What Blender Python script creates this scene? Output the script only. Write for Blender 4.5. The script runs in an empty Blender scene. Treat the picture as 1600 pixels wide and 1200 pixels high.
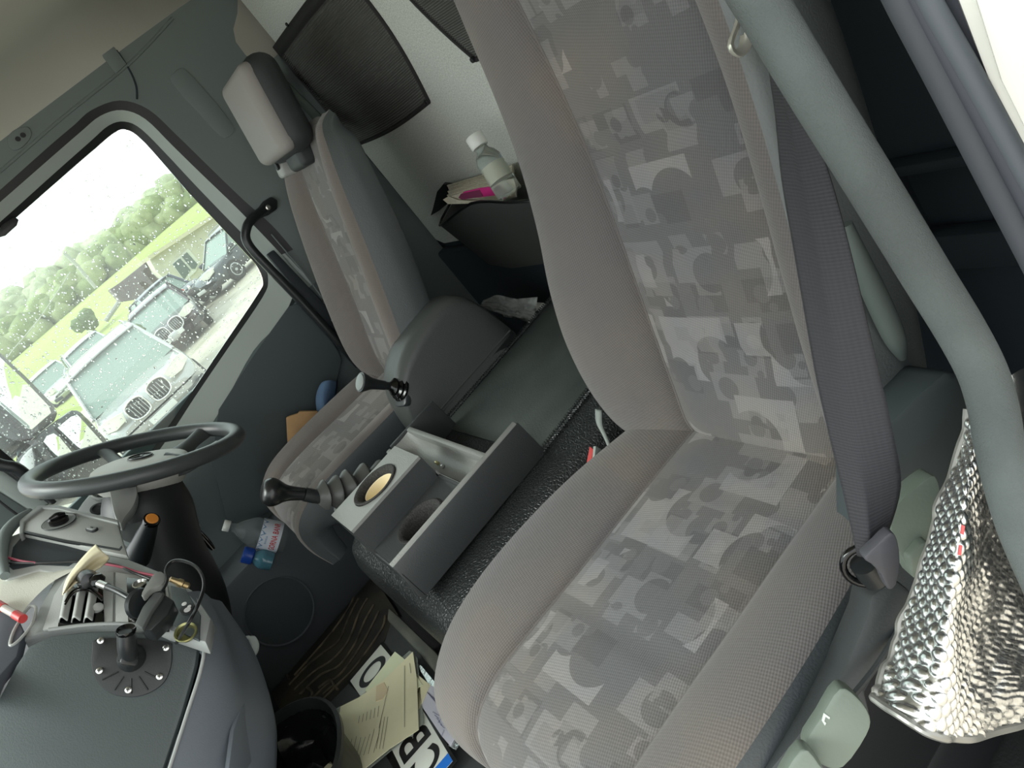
import bpy, bmesh, math, random
from mathutils import Vector, Matrix, noise
random.seed(7)
V = Vector
SC = bpy.context.scene
# ------------------------------------------------------------------ camera (x: across the cab to the driver, y: forward, z: up from the cab floor, metres)
CR = Matrix(((-0.494152, -0.633571, -0.595317), (0.084578, -0.716550, 0.692389), (-0.865252, 0.291795, 0.407671)))
CC = V((-.2242, .4723, 1.1716)); CF = 1189.1
cam_d = bpy.data.cameras.new('camera'); cam = bpy.data.objects.new('camera', cam_d); SC.collection.objects.link(cam)
m4 = CR.transposed().to_4x4(); m4.translation = CC; cam.matrix_world = m4
cam_d.sensor_fit = 'HORIZONTAL'; cam_d.sensor_width = 36; cam_d.lens = 36*CF/1600; cam_d.clip_start = .02; cam_d.clip_end = 600
SC.camera = cam
# ------------------------------------------------------------------ world, lights, exposure
SC.view_settings.view_transform = 'Standard'; SC.view_settings.look = 'None'; SC.view_settings.gamma = 1
SC.view_settings.use_curve_mapping = False; SC.view_settings.exposure = 0.08
W = bpy.data.worlds.new('overcast'); SC.world = W; W.use_nodes = True
wn = W.node_tree.nodes; wn.clear(); wl = W.node_tree.links
wo = wn.new('ShaderNodeOutputWorld'); wb = wn.new('ShaderNodeBackground'); wb.inputs[1].default_value = 2.2
tc = wn.new('ShaderNodeTexCoord'); ns = wn.new('ShaderNodeTexNoise'); ns.inputs['Scale'].default_value = 1.6; ns.inputs['Detail'].default_value = 3
rp = wn.new('ShaderNodeValToRGB'); rp.color_ramp.elements[0].color = (.86, .91, .95, 1); rp.color_ramp.elements[1].color = (1, 1, .98, 1)
wl.new(tc.outputs['Generated'], ns.inputs['Vector']); wl.new(ns.outputs[0], rp.inputs[0]); wl.new(rp.outputs[0], wb.inputs[0]); wl.new(wb.outputs[0], wo.inputs[0])
sd = bpy.data.lights.new('sun_behind_cloud', 'SUN'); sd.energy = 4.2; sd.angle = math.radians(35); sd.color = (1, .98, .95)
sun = bpy.data.objects.new('sun_behind_cloud', sd); SC.collection.objects.link(sun)
sun.rotation_euler = V((-.25, -.62, -.75)).to_track_quat('-Z', 'Y').to_euler()

# ------------------------------------------------------------------ helpers
def ray(px, py): return CR.transposed() @ V(((px-800)/CF, -(py-600)/CF, -1))
def at(px, py, ax, val):
    d = ray(px, py); i = 'xyz'.index(ax); return CC + d*((val-CC[i])/d[i])
def onp(px, py, p, n):
    d = ray(px, py); return CC + d*((V(p)-CC).dot(V(n))/d.dot(V(n)))
def lin(c): return tuple(((v/255)/12.92 if v/255 <= .04045 else ((v/255+.055)/1.055)**2.4) for v in c)+(1,)
class E:                                                            # tiny expression builder for shader maths
    nt = None
    def __init__(s, k): s.k = k
    @staticmethod
    def op(o, *a):
        n = E.nt.nodes.new('ShaderNodeMath'); n.operation = o
        for i, q in enumerate(a):
            if isinstance(q, E): E.nt.links.new(q.k, n.inputs[i])
            else: n.inputs[i].default_value = q
        return E(n.outputs[0])
    def __add__(s, o): return E.op('ADD', s, o)
    def __radd__(s, o): return E.op('ADD', s, o)
    def __sub__(s, o): return E.op('SUBTRACT', s, o)
    def __rsub__(s, o): return E.op('SUBTRACT', o, s)
    def __mul__(s, o): return E.op('MULTIPLY', s, o)
    def __rmul__(s, o): return E.op('MULTIPLY', s, o)
    def __truediv__(s, o): return E.op('DIVIDE', s, o)
    def floor(s): return E.op('FLOOR', s)
    def fract(s): return E.op('FRACT', s)
    def abs(s): return E.op('ABSOLUTE', s)
    def sin(s): return E.op('SINE', s)
    def gt(s, o): return E.op('GREATER_THAN', s, o)
    def lt(s, o): return E.op('LESS_THAN', s, o)
def hyp(a, b): return E.op('SQRT', a*a+b*b)
def rnd(x, y, w):
    c = E.nt.nodes.new('ShaderNodeCombineXYZ')
    for i, q in enumerate((x, y)): E.nt.links.new(q.k, c.inputs[i])
    c.inputs[2].default_value = w
    n = E.nt.nodes.new('ShaderNodeTexWhiteNoise'); n.noise_dimensions = '3D'; E.nt.links.new(c.outputs[0], n.inputs['Vector']); return E(n.outputs['Value'])
MC = {}
def mat(name, rgb, rough=.6, metal=0, bump=0, bscale=300, var=0, vscale=6, rgb2=None, coat=0, trans=0, alpha=1, spec=.5, emis=0, vdetail=4, kind='noise', ior=1.5, bdist=.002):
    if name in MC: return MC[name]
    m = bpy.data.materials.new(name); m.use_nodes = True; nt = m.node_tree; b = nt.nodes['Principled BSDF']
    c = lin(rgb); b.inputs['Base Color'].default_value = c; b.inputs['Roughness'].default_value = rough; b.inputs['Metallic'].default_value = metal
    b.inputs['Coat Weight'].default_value = coat; b.inputs['Transmission Weight'].default_value = trans; b.inputs['Alpha'].default_value = alpha
    b.inputs['Specular IOR Level'].default_value = spec; b.inputs['IOR'].default_value = ior
    if emis: b.inputs['Emission Color'].default_value = c; b.inputs['Emission Strength'].default_value = emis
    t = nt.nodes.new('ShaderNodeTexCoord')
    if var or rgb2:
        n = nt.nodes.new('ShaderNodeTexNoise'); n.inputs['Scale'].default_value = vscale; n.inputs['Detail'].default_value = vdetail
        nt.links.new(t.outputs['Object'], n.inputs['Vector'])
        r = nt.nodes.new('ShaderNodeValToRGB'); k = .35
        r.color_ramp.elements[0].position = k; r.color_ramp.elements[1].position = 1-k
        c2 = lin(rgb2) if rgb2 else tuple(min(1, v*(1+var)) for v in c[:3])+(1,)
        c1 = c if rgb2 else tuple(v*(1-var) for v in c[:3])+(1,)
        r.color_ramp.elements[0].color = c1; r.color_ramp.elements[1].color = c2
        nt.links.new(n.outputs[0], r.inputs[0]); nt.links.new(r.outputs[0], b.inputs['Base Color'])
    if bump:
        if kind == 'voronoi':
            n = nt.nodes.new('ShaderNodeTexVoronoi'); n.feature = 'DISTANCE_TO_EDGE'; n.inputs['Scale'].default_value = bscale; o = n.outputs['Distance']
        else:
            n = nt.nodes.new('ShaderNodeTexNoise'); n.inputs['Scale'].default_value = bscale; n.inputs['Detail'].default_value = 2; o = n.outputs[0]
        nt.links.new(t.outputs['Object'], n.inputs['Vector'])
        if kind == 'voronoi':
            cl = nt.nodes.new('ShaderNodeMath'); cl.operation = 'MINIMUM'; cl.inputs[1].default_value = .22; nt.links.new(o, cl.inputs[0]); o = cl.outputs[0]
        bp = nt.nodes.new('ShaderNodeBump'); bp.inputs['Strength'].default_value = bump; bp.inputs['Distance'].default_value = bdist
        nt.links.new(o, bp.inputs['Height']); nt.links.new(bp.outputs[0], b.inputs['Normal'])
    MC[name] = m; return m
def glassmat(name, tint=(255, 255, 255), refl=.12, rough=.0):
    if name in MC: return MC[name]
    m = bpy.data.materials.new(name); m.use_nodes = True; nt = m.node_tree; nt.nodes.clear()
    o = nt.nodes.new('ShaderNodeOutputMaterial'); mx = nt.nodes.new('ShaderNodeMixShader'); tr = nt.nodes.new('ShaderNodeBsdfTransparent'); gl = nt.nodes.new('ShaderNodeBsdfGlossy')
    tr.inputs[0].default_value = lin(tint); gl.inputs['Roughness'].default_value = rough; fr = nt.nodes.new('ShaderNodeFresnel'); fr.inputs[0].default_value = 1.3
    mu = nt.nodes.new('ShaderNodeMath'); mu.operation = 'ADD'; mu.inputs[1].default_value = refl-.03
    nt.links.new(fr.outputs[0], mu.inputs[0]); nt.links.new(mu.outputs[0], mx.inputs[0]); nt.links.new(tr.outputs[0], mx.inputs[1]); nt.links.new(gl.outputs[0], mx.inputs[2])
    m2 = nt.nodes.new('ShaderNodeMixShader'); tl = nt.nodes.new('ShaderNodeBsdfTranslucent'); m2.inputs[0].default_value = .07; nt.links.new(mx.outputs[0], m2.inputs[1]); nt.links.new(tl.outputs[0], m2.inputs[2]); nt.links.new(m2.outputs[0], o.inputs[0])
    MC[name] = m; return m
def seat_fabric(name, plain, base, period=.0032, amp=.16, seed=0., soil=(118, 110, 100)):
    """woven cloth in UV metres; patterned panels carry the printed blocks and discs"""
    if name in MC: return MC[name]
    m = bpy.data.materials.new(name); m.use_nodes = True; nt = m.node_tree; E.nt = nt; b = nt.nodes['Principled BSDF']
    b.inputs['Roughness'].default_value = .95; b.inputs['Specular IOR Level'].default_value = .15
    b.inputs['Sheen Weight'].default_value = .25; b.inputs['Sheen Roughness'].default_value = .5
    t = nt.nodes.new('ShaderNodeTexCoord'); s = nt.nodes.new('ShaderNodeSeparateXYZ'); nt.links.new(t.outputs['UV'], s.inputs[0])
    u, v = E(s.outputs[0]), E(s.outputs[1])
    tone = None
    if not plain:
        u = u+seed; v = v+seed*1.7
        def layer(cw, ch, ox, oy, w, prob, val, big, inset=.06):
            U = (u+ox)/cw; Vv = (v+oy)/ch; row = Vv.floor(); U = U+rnd(row*0+0, row, w+9.1)
            cx, cy = U.floor(), row; fu, fv = U.fract(), Vv.fract()
            h = rnd(cx, cy, w); h2 = rnd(cx, cy, w+1); h3 = rnd(cx, cy, w+2); h4 = rnd(cx, cy, w+3)
            rect = (fu.gt(h2*.22+inset))*(fu.lt(1-inset-h3*.22))*(fv.gt(inset+h3*.2))*(fv.lt(1-inset-h2*.2))
            du, dv = (fu-(h3*.5+.25))*cw, (fv-(h4*.5+.25))*ch
            hole = hyp(du, dv).gt((h2*.12+(.36 if big else .17))*min(cw, ch))
            du2, dv2 = (fu-(1-h4*.9))*cw, (fv-(h2*.8+.1))*ch
            hole2 = hyp(du2, dv2).gt((.24 if big else .10)*min(cw, ch))
            notch = 1-(fu.gt(.62+0*h))*(fv.lt(h4*.3+.2))
            return rect*hole*hole2*notch*h.lt(prob)*val
        big = layer(.14, .11, .013, .02, 3., .5, 1., True)
        mid = layer(.11, .095, .05, .055, 17., .62, .52, False)
        sm = layer(.062, .055, .0, .01, 31., .42, .42, False, .1)
        dk = layer(.09, .06, .04, .0, 47., .4, -.35, False)
        tone = E.op('MAXIMUM', E.op('MAXIMUM', big, mid), sm)+dk*.6
    tw = ((u+v*.35)*(6.2832/period)).sin(); tw2 = ((v-u*.3)*(6.2832/(period*1.25))).sin()
    wv = tw*.6+tw2*.4
    n = nt.nodes.new('ShaderNodeTexNoise'); n.inputs['Scale'].default_value = 5.5; n.inputs['Detail'].default_value = 3; nt.links.new(t.outputs['Object'], n.inputs['Vector'])
    fac = wv*amp+1.
    if tone is not None: fac = fac+tone*.78*(wv*.22+1)
    mx = nt.nodes.new('ShaderNodeMix'); mx.data_type = 'RGBA'; mx.inputs['A'].default_value = lin(base); mx.inputs['B'].default_value = lin(soil)
    sm_ = nt.nodes.new('ShaderNodeMapRange'); sm_.inputs['From Min'].default_value = .42; sm_.inputs['From Max'].default_value = .72; sm_.inputs['To Max'].default_value = .6
    nt.links.new(n.outputs[0], sm_.inputs['Value']); nt.links.new(sm_.outputs[0], mx.inputs['Factor'])
    vm = nt.nodes.new('ShaderNodeVectorMath'); vm.operation = 'SCALE'; nt.links.new(mx.outputs['Result'], vm.inputs[0]); nt.links.new(fac.k, vm.inputs['Scale'])
    nt.links.new(vm.outputs[0], b.inputs['Base Color'])
    bp = nt.nodes.new('ShaderNodeBump'); bp.inputs['Strength'].default_value = .35; bp.inputs['Distance'].default_value = .0008
    nt.links.new(wv.k, bp.inputs['Height']); nt.links.new(bp.outputs[0], b.inputs['Normal'])
    MC[name] = m; return m

def thing(name, label, cat, loc=(0, 0, 0), group=None):
    o = bpy.data.objects.new(name, None); SC.collection.objects.link(o); o.location = loc; o.empty_display_size = .05
    o['label'] = label; o['category'] = cat
    if group: o['group'] = group
    return o
def tag(o, label, cat, group=None):
    o['label'] = label; o['category'] = cat
    if group: o['group'] = group
    return o
def world_loc(o):
    p = V(o.location)
    return p
def obj(name, vs, fs, m, parent=None, smooth=True, uv=None, sharp=40, label=None, stuff=False, struct=False):
    me = bpy.data.meshes.new(name); me.from_pydata([tuple(v) for v in vs], [], fs); me.update()
    if smooth:
        for p in me.polygons: p.use_smooth = True
        if sharp < 180: me.set_sharp_from_angle(angle=math.radians(sharp))
    if uv:
        l = me.uv_layers.new(name='UVMap')
        for lp in me.loops: l.data[lp.index].uv = uv[lp.vertex_index]
    if m:
        for mm in (m if isinstance(m, (list, tuple)) else [m]): me.materials.append(mm)
    o = bpy.data.objects.new(name, me); SC.collection.objects.link(o)
    if parent:
        o.parent = parent
        r = parent
        while r.parent: r = r.parent
        if r.type == 'EMPTY' and parent is r: o.matrix_parent_inverse = Matrix.Translation(-V(r.location))
    if label: o['label'] = label
    if stuff: o['kind'] = 'stuff'
    if struct and not parent: o['kind'] = 'structure'
    return o
def bmobj(name, bm, m, parent=None, **k):
    bm.normal_update(); vs = [v.co.copy() for v in bm.verts]; bm.verts.index_update(); fs = [[v.index for v in f.verts] for f in bm.faces]; bm.free()
    return obj(name, vs, fs, m, parent, **k)
def bevel(bm, r, seg=2, ang=30):
    if r <= 0: return
    es = [e for e in bm.edges if len(e.link_faces) == 2 and e.calc_face_angle(0) > math.radians(ang)]
    if es: bmesh.ops.bevel(bm, geom=es, offset=r, segments=seg, affect='EDGES', profile=.5, clamp_overlap=True)
def box(name, a, b, m, parent=None, r=.004, seg=2, M=None, bm_only=False, **k):
    bm = bmesh.new(); a, b = V(a), V(b)
    vs = [bm.verts.new((x, y, z)) for x in (a.x, b.x) for y in (a.y, b.y) for z in (a.z, b.z)]
    for f in ((0, 1, 3, 2), (4, 6, 7, 5), (0, 4, 5, 1), (2, 3, 7, 6), (0, 2, 6, 4), (1, 5, 7, 3)): bm.faces.new([vs[i] for i in f])
    bmesh.ops.recalc_face_normals(bm, faces=bm.faces); bevel(bm, r, seg)
    if M is not None: bmesh.ops.transform(bm, matrix=M, verts=bm.verts)
    if bm_only: return bm
    return bmobj(name, bm, m, parent, **k)
def prism(name, pts, vec, m, parent=None, r=.002, seg=2, **k):
    """closed 3-D polygon extruded along vec"""
    bm = bmesh.new(); vec = V(vec); n = len(pts)
    a = [bm.verts.new(V(p)) for p in pts]; b = [bm.verts.new(V(p)+vec) for p in pts]
    bm.faces.new(a); bm.faces.new(b[::-1])
    for i in range(n): bm.faces.new((a[i], b[i], b[(i+1) % n], a[(i+1) % n]))
    bmesh.ops.recalc_face_normals(bm, faces=bm.faces); bevel(bm, r, seg)
    return bmobj(name, bm, m, parent, **k)
def patch(name, pix, p, n, th, m, parent=None, r=.002, smoothn=0, **k):
    """a plate whose outline lies on the plane (p, n), th thick, behind that plane"""
    n = V(n).normalized(); pts = [onp(a, b, p, n) for a, b in pix]
    if smoothn: pts = catmull(pts, smoothn, True)
    if n.dot(CC-V(p)) < 0: n = -n
    return prism(name, pts, -n*th, m, parent, r, **k)
def catmull(P, seg=6, closed=False):
    P = [V(p) for p in P]; n = len(P); out = []
    for i in range(n if closed else n-1):
        g = (lambda j: P[j % n]) if closed else (lambda j: P[min(max(j, 0), n-1)])
        a, b, c, d = g(i-1), g(i), g(i+1), g(i+2)
        for s in range(seg):
            t = s/seg; out.append(.5*((2*b)+(c-a)*t+(2*a-5*b+4*c-d)*t*t+(3*b-a-3*c+d)*t**3))
    if not closed: out.append(P[-1])
    return out
def tubev(path, rad, n=12, caps=True, flat=None, closed=False):
    path = [V(p) for p in path]; L = len(path); vs = []; fs = []
    rr = rad if isinstance(rad, (list, tuple)) else [rad]*L
    T = [((path[(i+1) % L] if closed else path[min(i+1, L-1)])-(path[i-1] if (closed or i) else path[0])).normalized() for i in range(L)]
    N = T[0].orthogonal().normalized()
    for i in range(L):
        if i: N = (T[i-1].rotation_difference(T[i]) @ N)
        N = (N-T[i]*N.dot(T[i])).normalized(); B = T[i].cross(N)
        for k in range(n):
            a = 2*math.pi*k/n; vs.append(path[i]+(N*math.cos(a)+B*math.sin(a)*(flat or 1))*rr[i])
    R_ = L if closed else L-1
    for i in range(R_):
        for k in range(n):
            j = (i+1) % L; fs.append((i*n+k, i*n+(k+1) % n, j*n+(k+1) % n, j*n+k))
    if caps and not closed: fs.append(tuple(range(n))[::-1]); fs.append(tuple(range((L-1)*n, L*n)))
    return vs, fs
def tube(name, path, rad, m, parent=None, n=12, sm=6, **k):
    kk = {q: k.pop(q) for q in ('flat', 'closed') if q in k}
    if sm and len(path) > 2:
        if isinstance(rad, (list, tuple)):
            q = catmull([V((r, 0, 0)) for r in rad], sm); rad = [v.x for v in q]
        path = catmull(path, sm, kk.get('closed', False))
    vs, fs = tubev(path, rad, n, **kk); return obj(name, vs, fs, m, parent, **k)
def frame(axis, up=None):
    z = V(axis).normalized(); x = (V(up)-z*V(up).dot(z)).normalized() if up is not None else z.orthogonal().normalized(); y = z.cross(x)
    return Matrix((x, y, z)).transposed()
def lathev(o, axis, prof, n=32, up=None, sq=None, cap0=True):
    M = frame(axis, up); o = V(o); vs = []; fs = []
    for (r, h) in prof:
        for k in range(n):
            a = 2*math.pi*k/n; ca, sa = math.cos(a), math.sin(a)
            if sq: f = (abs(ca)**sq+abs(sa)**sq)**(-1/sq); ca *= f; sa *= f
            vs.append(o+M @ V((ca*r, sa*r, h)))
    for i in range(len(prof)-1):
        for k in range(n): fs.append((i*n+k, i*n+(k+1) % n, (i+1)*n+(k+1) % n, (i+1)*n+k))
    if cap0 and prof[0][0] > 1e-5: fs.append(tuple(range(n))[::-1])
    if prof[-1][0] > 1e-5: fs.append(tuple(range((len(prof)-1)*n, len(prof)*n)))
    return vs, fs
def lathe(name, o, axis, prof, m, parent=None, n=32, up=None, sq=None, sharp=40, cap0=True, **k):
    vs, fs = lathev(o, axis, prof, n, up, sq, cap0); return obj(name, vs, fs, m, parent, sharp=sharp, **k)
def grid(name, rows, m, parent=None, su=0, sv=0, th=0, uv=None, close=False, **k):
    """surface through rows of points; su/sv = Catmull subdivisions; th = thickness"""
    if su: rows = [catmull(r, su, close) for r in rows]
    if sv:
        cols = [catmull([r[i] for r in rows], sv) for i in range(len(rows[0]))]; rows = [[c[j] for c in cols] for j in range(len(cols[0]))]
    R_, Cn = len(rows), len(rows[0]); vs = [V(p) for r in rows for p in r]; fs = []
    for i in range(R_-1):
        for j in range(Cn if close else Cn-1): j2 = (j+1) % Cn; fs.append((i*Cn+j, i*Cn+j2, (i+1)*Cn+j2, (i+1)*Cn+j))
    uvs = None
    if uv: uvs = [(j/(Cn-1)*uv[0], i/(R_-1)*uv[1]) for i in range(R_) for j in range(Cn)]
    o = obj(name, vs, fs, m, parent, uv=uvs, **k)
    if th: s = o.modifiers.new('t', 'SOLIDIFY'); s.thickness = th; s.offset = 0
    return o
def join(parts):
    vs = []; fs = []
    for a, b in parts:
        o = len(vs); vs += list(a); fs += [tuple(i+o for i in f) for f in b]
    return vs, fs
def rrect(w, h, r, seg=5):
    out = []
    for cx, cy, a0 in ((w/2-r, h/2-r, 0), (-w/2+r, h/2-r, 90), (-w/2+r, -h/2+r, 180), (w/2-r, -h/2+r, 270)):
        for s in range(seg+1): a = math.radians(a0+90*s/seg); out.append((cx+r*math.cos(a), cy+r*math.sin(a)))
    return out
def plate(name, o, axis, up, w, h, th, m, parent=None, rc=.005, r=.001, **k):
    """rounded rectangle plate centred at o facing axis, width along up x axis"""
    M = frame(axis, up); o = V(o); pts = [o+M @ V((b, a, 0)) for a, b in rrect(w, h, rc)]
    return prism(name, pts, -V(axis).normalized()*th, m, parent, r, **k)
def text(name, s, o, axis, up, size, m, parent=None, ext=.0003, align='CENTER', sx=1, label=None):
    cu = bpy.data.curves.new(name, 'FONT'); cu.body = s; cu.size = size; cu.extrude = ext; cu.align_x = align; cu.align_y = 'CENTER'; cu.resolution_u = 3
    t = bpy.data.objects.new('tmp', cu); SC.collection.objects.link(t); dg = bpy.context.evaluated_depsgraph_get(); me = bpy.data.meshes.new_from_object(t.evaluated_get(dg))
    bpy.data.objects.remove(t); z = V(axis).normalized(); y = (V(up)-z*V(up).dot(z)).normalized(); x = y.cross(z); M = Matrix((x, y, z)).transposed()
    vs = [V(o)+M @ V((v.co.x*sx, v.co.y, v.co.z)) for v in me.vertices]; fs = [tuple(p.vertices) for p in me.polygons]
    return obj(name, vs, fs, m, parent, smooth=False, label=label)

# ------------------------------------------------------------------ materials
M_side = mat('pillar_plastic', (116, 125, 123), .75, bump=.15, bscale=500)
M_door = mat('door_plastic', (96, 106, 106), .75, bump=.15, bscale=600)
M_doorlow = mat('door_pocket_plastic', (84, 90, 93), .7, bump=.12, bscale=600)
M_roof = mat('roof_lining', (186, 185, 175), .95, bump=.2, bscale=700)
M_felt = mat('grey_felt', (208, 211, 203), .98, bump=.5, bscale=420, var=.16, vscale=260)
M_blk = mat('black_plastic', (30, 32, 33), .45, bump=.08, bscale=500)
M_blk2 = mat('satin_black_plastic', (38, 41, 42), .33)
M_gloss = mat('gloss_black', (12, 12, 13), .12)
M_rub = mat('grained_rubber', (44, 47, 47), .36, bump=1.0, bscale=150, kind='voronoi', bdist=.0038)
M_rubs = mat('smooth_rubber', (60, 64, 62), .5, bump=.25, bscale=300)
M_mat = mat('leathercloth_runner', (60, 67, 65), .5, bump=.25, bscale=260, rgb2=(76, 82, 78), vscale=7)
M_cons = mat('console_plastic', (62, 65, 65), .42, bump=.2, bscale=480)
M_cont = mat('console_top_plastic', (138, 139, 135), .4, bump=.35, bscale=330)
M_brk = mat('brake_console_plastic', (76, 79, 77), .42, bump=.22, bscale=420)
M_vinyl = mat('grey_vinyl', (104, 110, 109), .48, bump=.3, bscale=330)
M_vdark = mat('dark_vinyl', (66, 72, 74), .5, bump=.3, bscale=330)
M_white = mat('white_paint', (235, 236, 228), .25, coat=.5)
M_seal = mat('rubber_seal', (64, 68, 74), .7)
M_sage = mat('sage_plastic', (112, 123, 112), .5, bump=.1, bscale=300)
M_frame = mat('window_frame_grey', (170, 178, 172), .5)
M_steel = mat('bright_steel', (200, 200, 195), .28, 1)
M_floor = mat('cab_floor_rubber', (36, 37, 37), .6, bump=.3, bscale=200)
M_dark = mat('dark_trim_and_shade', (44, 54, 60), .85, bump=.1, bscale=400)
F_pan = seat_fabric('patterned_seat_cloth', False, (96, 96, 97))
F_bol = seat_fabric('plain_seat_cloth', True, (103, 100, 99))
F_pan2 = seat_fabric('patterned_seat_cloth_driver', False, (112, 110, 108), seed=3.3)
F_bol2 = seat_fabric('plain_seat_cloth_driver', True, (120, 114, 110))
# ================================================================== SETTING
def ringband(name, A, xa, B, xb, m, parent=None, **k):
    a = catmull([at(p[0], p[1], 'x', xa) for p in A], 4); b = catmull([at(p[0], p[1], 'x', xb) for p in B], 4)
    return grid(name, [a, b], m, parent, **k)
floor = box('floor', (0, -.47, -.03), (2.2, 1.75, 0), M_floor, r=0, struct=True)
# rear wall: carrier coloured dark for the shade behind the seats, with a pale felt lining panel
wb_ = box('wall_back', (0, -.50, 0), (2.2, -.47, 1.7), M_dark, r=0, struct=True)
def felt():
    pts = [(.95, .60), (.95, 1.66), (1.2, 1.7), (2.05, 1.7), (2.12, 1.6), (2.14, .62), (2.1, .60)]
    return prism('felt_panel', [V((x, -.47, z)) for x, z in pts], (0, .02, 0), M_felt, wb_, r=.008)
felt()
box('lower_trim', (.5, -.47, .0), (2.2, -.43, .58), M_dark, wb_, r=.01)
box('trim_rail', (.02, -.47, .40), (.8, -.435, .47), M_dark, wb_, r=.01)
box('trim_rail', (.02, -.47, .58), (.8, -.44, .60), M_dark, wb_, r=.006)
# driver side wall: pillar and header shell with the window opening cut out (rings)
XP = 2.15
G  = [(-170, 505), (-60, 412), (0, 362), (90, 283), (150, 231), (181, 206), (198, 203), (219, 216), (255, 255), (294, 300), (345, 354), (385, 397), (401, 415), (411, 440), (402, 461), (350, 538), (300, 612), (264, 665), (225, 722), (180, 790)]
R1 = [(-170, 490), (-60, 398), (0, 347), (88, 268), (140, 222), (170, 196), (195, 190), (221, 202), (262, 243), (304, 288), (356, 342), (396, 383), (411, 405), (419, 437), (410, 465), (357, 543), (306, 618), (271, 672), (232, 728), (187, 797)]
R2 = [(-170, 460), (-60, 368), (0, 316), (80, 246), (125, 207), (157, 181), (191, 172), (227, 186), (270, 228), (313, 270), (367, 322), (408, 364), (440, 398), (462, 440), (440, 500), (396, 548), (345, 640), (305, 700), (262, 760), (215, 830)]
R3 = [(-170, 441), (-60, 349), (0, 297), (75, 230), (115, 196), (143, 172), (187, 157), (232, 171), (278, 213), (322, 256), (380, 312), (425, 352), (458, 390)]
side = box('wall_left', (2.2, -.47, .0), (2.24, -.12, 1.75), M_side, r=0, struct=True)
ringband('window_seal', G, 2.205, R1, 2.19, M_blk, side)
wf = ringband('window_frame', R1, 2.19, R2, 2.155, M_frame, side)
ringband('door_seal', R2[:13], 2.155, R3, 2.15, M_blk, side)
# pillar panel outward from the seal
OUT = [(-170, 150), (-60, 60), (0, -40), (60, -90), (120, -140), (190, -120), (260, -80), (330, -40), (380, 0), (420, 60), (480, 160), (560, 260), (640, 330)]
MID = [(-170, 360), (-60, 265), (0, 212), (70, 152), (110, 118), (150, 92), (192, 75), (262, 85), (315, 120), (362, 165), (428, 235), (505, 320), (560, 400)]
a = catmull([at(*p, 'x', 2.15) for p in R3], 4); b = catmull([at(*p, 'x', 2.150) for p in MID], 4)
grid('pillar_panel', [a, b], M_side, side)
# upper side panel: flat piece from the ledge up to the roof, and the piece behind the door
c_ = catmull([at(*p, 'x', 2.152) for p in OUT], 4)
grid('upper_panel', [b, [(p+q)/2 for p, q in zip(b, c_)], c_], M_side, side, sharp=180)
box('pillar_edge_panel', (2.208, -.14, .45), (2.225, -.006, 1.2), M_frame, side, r=0)
box('pillar_edge_panel', (2.209, -.14, .40), (2.226, .12, .845), M_frame, side, r=0)
patch('seal_lug', [(2, 352), (22, 338), (29, 343), (26, 352), (8, 368), (-6, 372)], (2.195, .4, 1.4), (-1, 0, 0), .01, M_blk, side, r=.002)
box('header_panel', (2.156, -.44, 1.60), (2.19, 1.7, 1.75), M_side, side, r=0)
box('rear_side_panel', (2.156, -.46, .0), (2.2, -.05, 1.45), M_side, side, r=0)
tube('ledge_seam', [at(270, 28, 'x', 2.15), at(230, 72, 'x', 2.15), at(190, 110, 'x', 2.15), at(100, 182, 'x', 2.15), at(0, 268, 'x', 2.15), at(-90, 342, 'x', 2.15)], .0045, M_side, side, n=8)
def oval():
    c = [(274, 112), (283, 107), (294, 112), (330, 152), (361, 190), (366, 204), (358, 213), (344, 212), (306, 172), (268, 128)]
    return patch('oval_boss', c, (2.147, 0, 1.4), (-1, 0, 0), .004, M_side, side, r=.0015, smoothn=4)
oval()
band = [(104, 0), (131, -6), (134, 12), (198, 100), (181, 115), (112, 25)]
patch('pillar_band', band, (2.142, 0, 1.6), (-1, 0, 0), .006, M_side, side, r=.002)
patch('pillar_band', [(88, -30), (122, -36), (134, 9), (112, 23)], (2.10, 0, 1.7), (-1, 0, .35), .01, M_roof, side, r=.002)
o_ = at(158, 69, 'x', 2.14); lathe('screw_hole', o_, (-1, 0, 0), [(.0, .002), (.0045, .002), (.005, 0)], M_blk, side, n=12)
tube('panel_joint', [at(134, 10, 'x', 2.149), at(165, 55, 'x', 2.149), at(198, 102, 'x', 2.149), at(212, 132, 'x', 2.149), at(214, 155, 'x', 2.149)], .0028, M_dark, side, n=6)
pl = patch('hook_plate', [(13, 212), (24, 202), (42, 198), (49, 206), (46, 218), (32, 232), (18, 234), (12, 224)], (2.146, 0, 1.5), (-1, 0, 0), .006, M_side, side, r=.002, smoothn=3)
for p in ((28, 217), (36, 211)): lathe('hook_hole', at(*p, 'x', 2.1455), (-1, 0, 0), [(0, .001), (.006, .001), (.0065, 0)], M_blk, pl, n=12)
# beige rear corner lining
patch('corner_lining', [(372, -40), (370, 20), (363, 45), (367, 66), (382, 86), (398, 100), (412, 108), (500, 20), (560, -50)], (2.150, -.4, 1.4), (-1, 0, 0), .02, mat('corner_lining', (160, 156, 146), .9, bump=.15, bscale=500), side, r=.006)
# ceiling with a coved edge above the driver's door
ce = []
for k in range(9):
    a = math.radians(90*k/8); ce.append((2.16-.22*(1-math.cos(a)), 1.56+.13*math.sin(a)))
ceil_rows = [[V((x, y, z)) for x, z in ce]+[V((.02, y, 1.70))] for y in (-.46, 0, .6, 1.2)]
grid('ceiling', ceil_rows, M_roof, struct=True, su=0, th=.01)
box('roof_outer', (-.02, -.5, 1.72), (2.24, 1.25, 1.75), M_white, bpy.data.objects['ceiling'], r=0)
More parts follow.
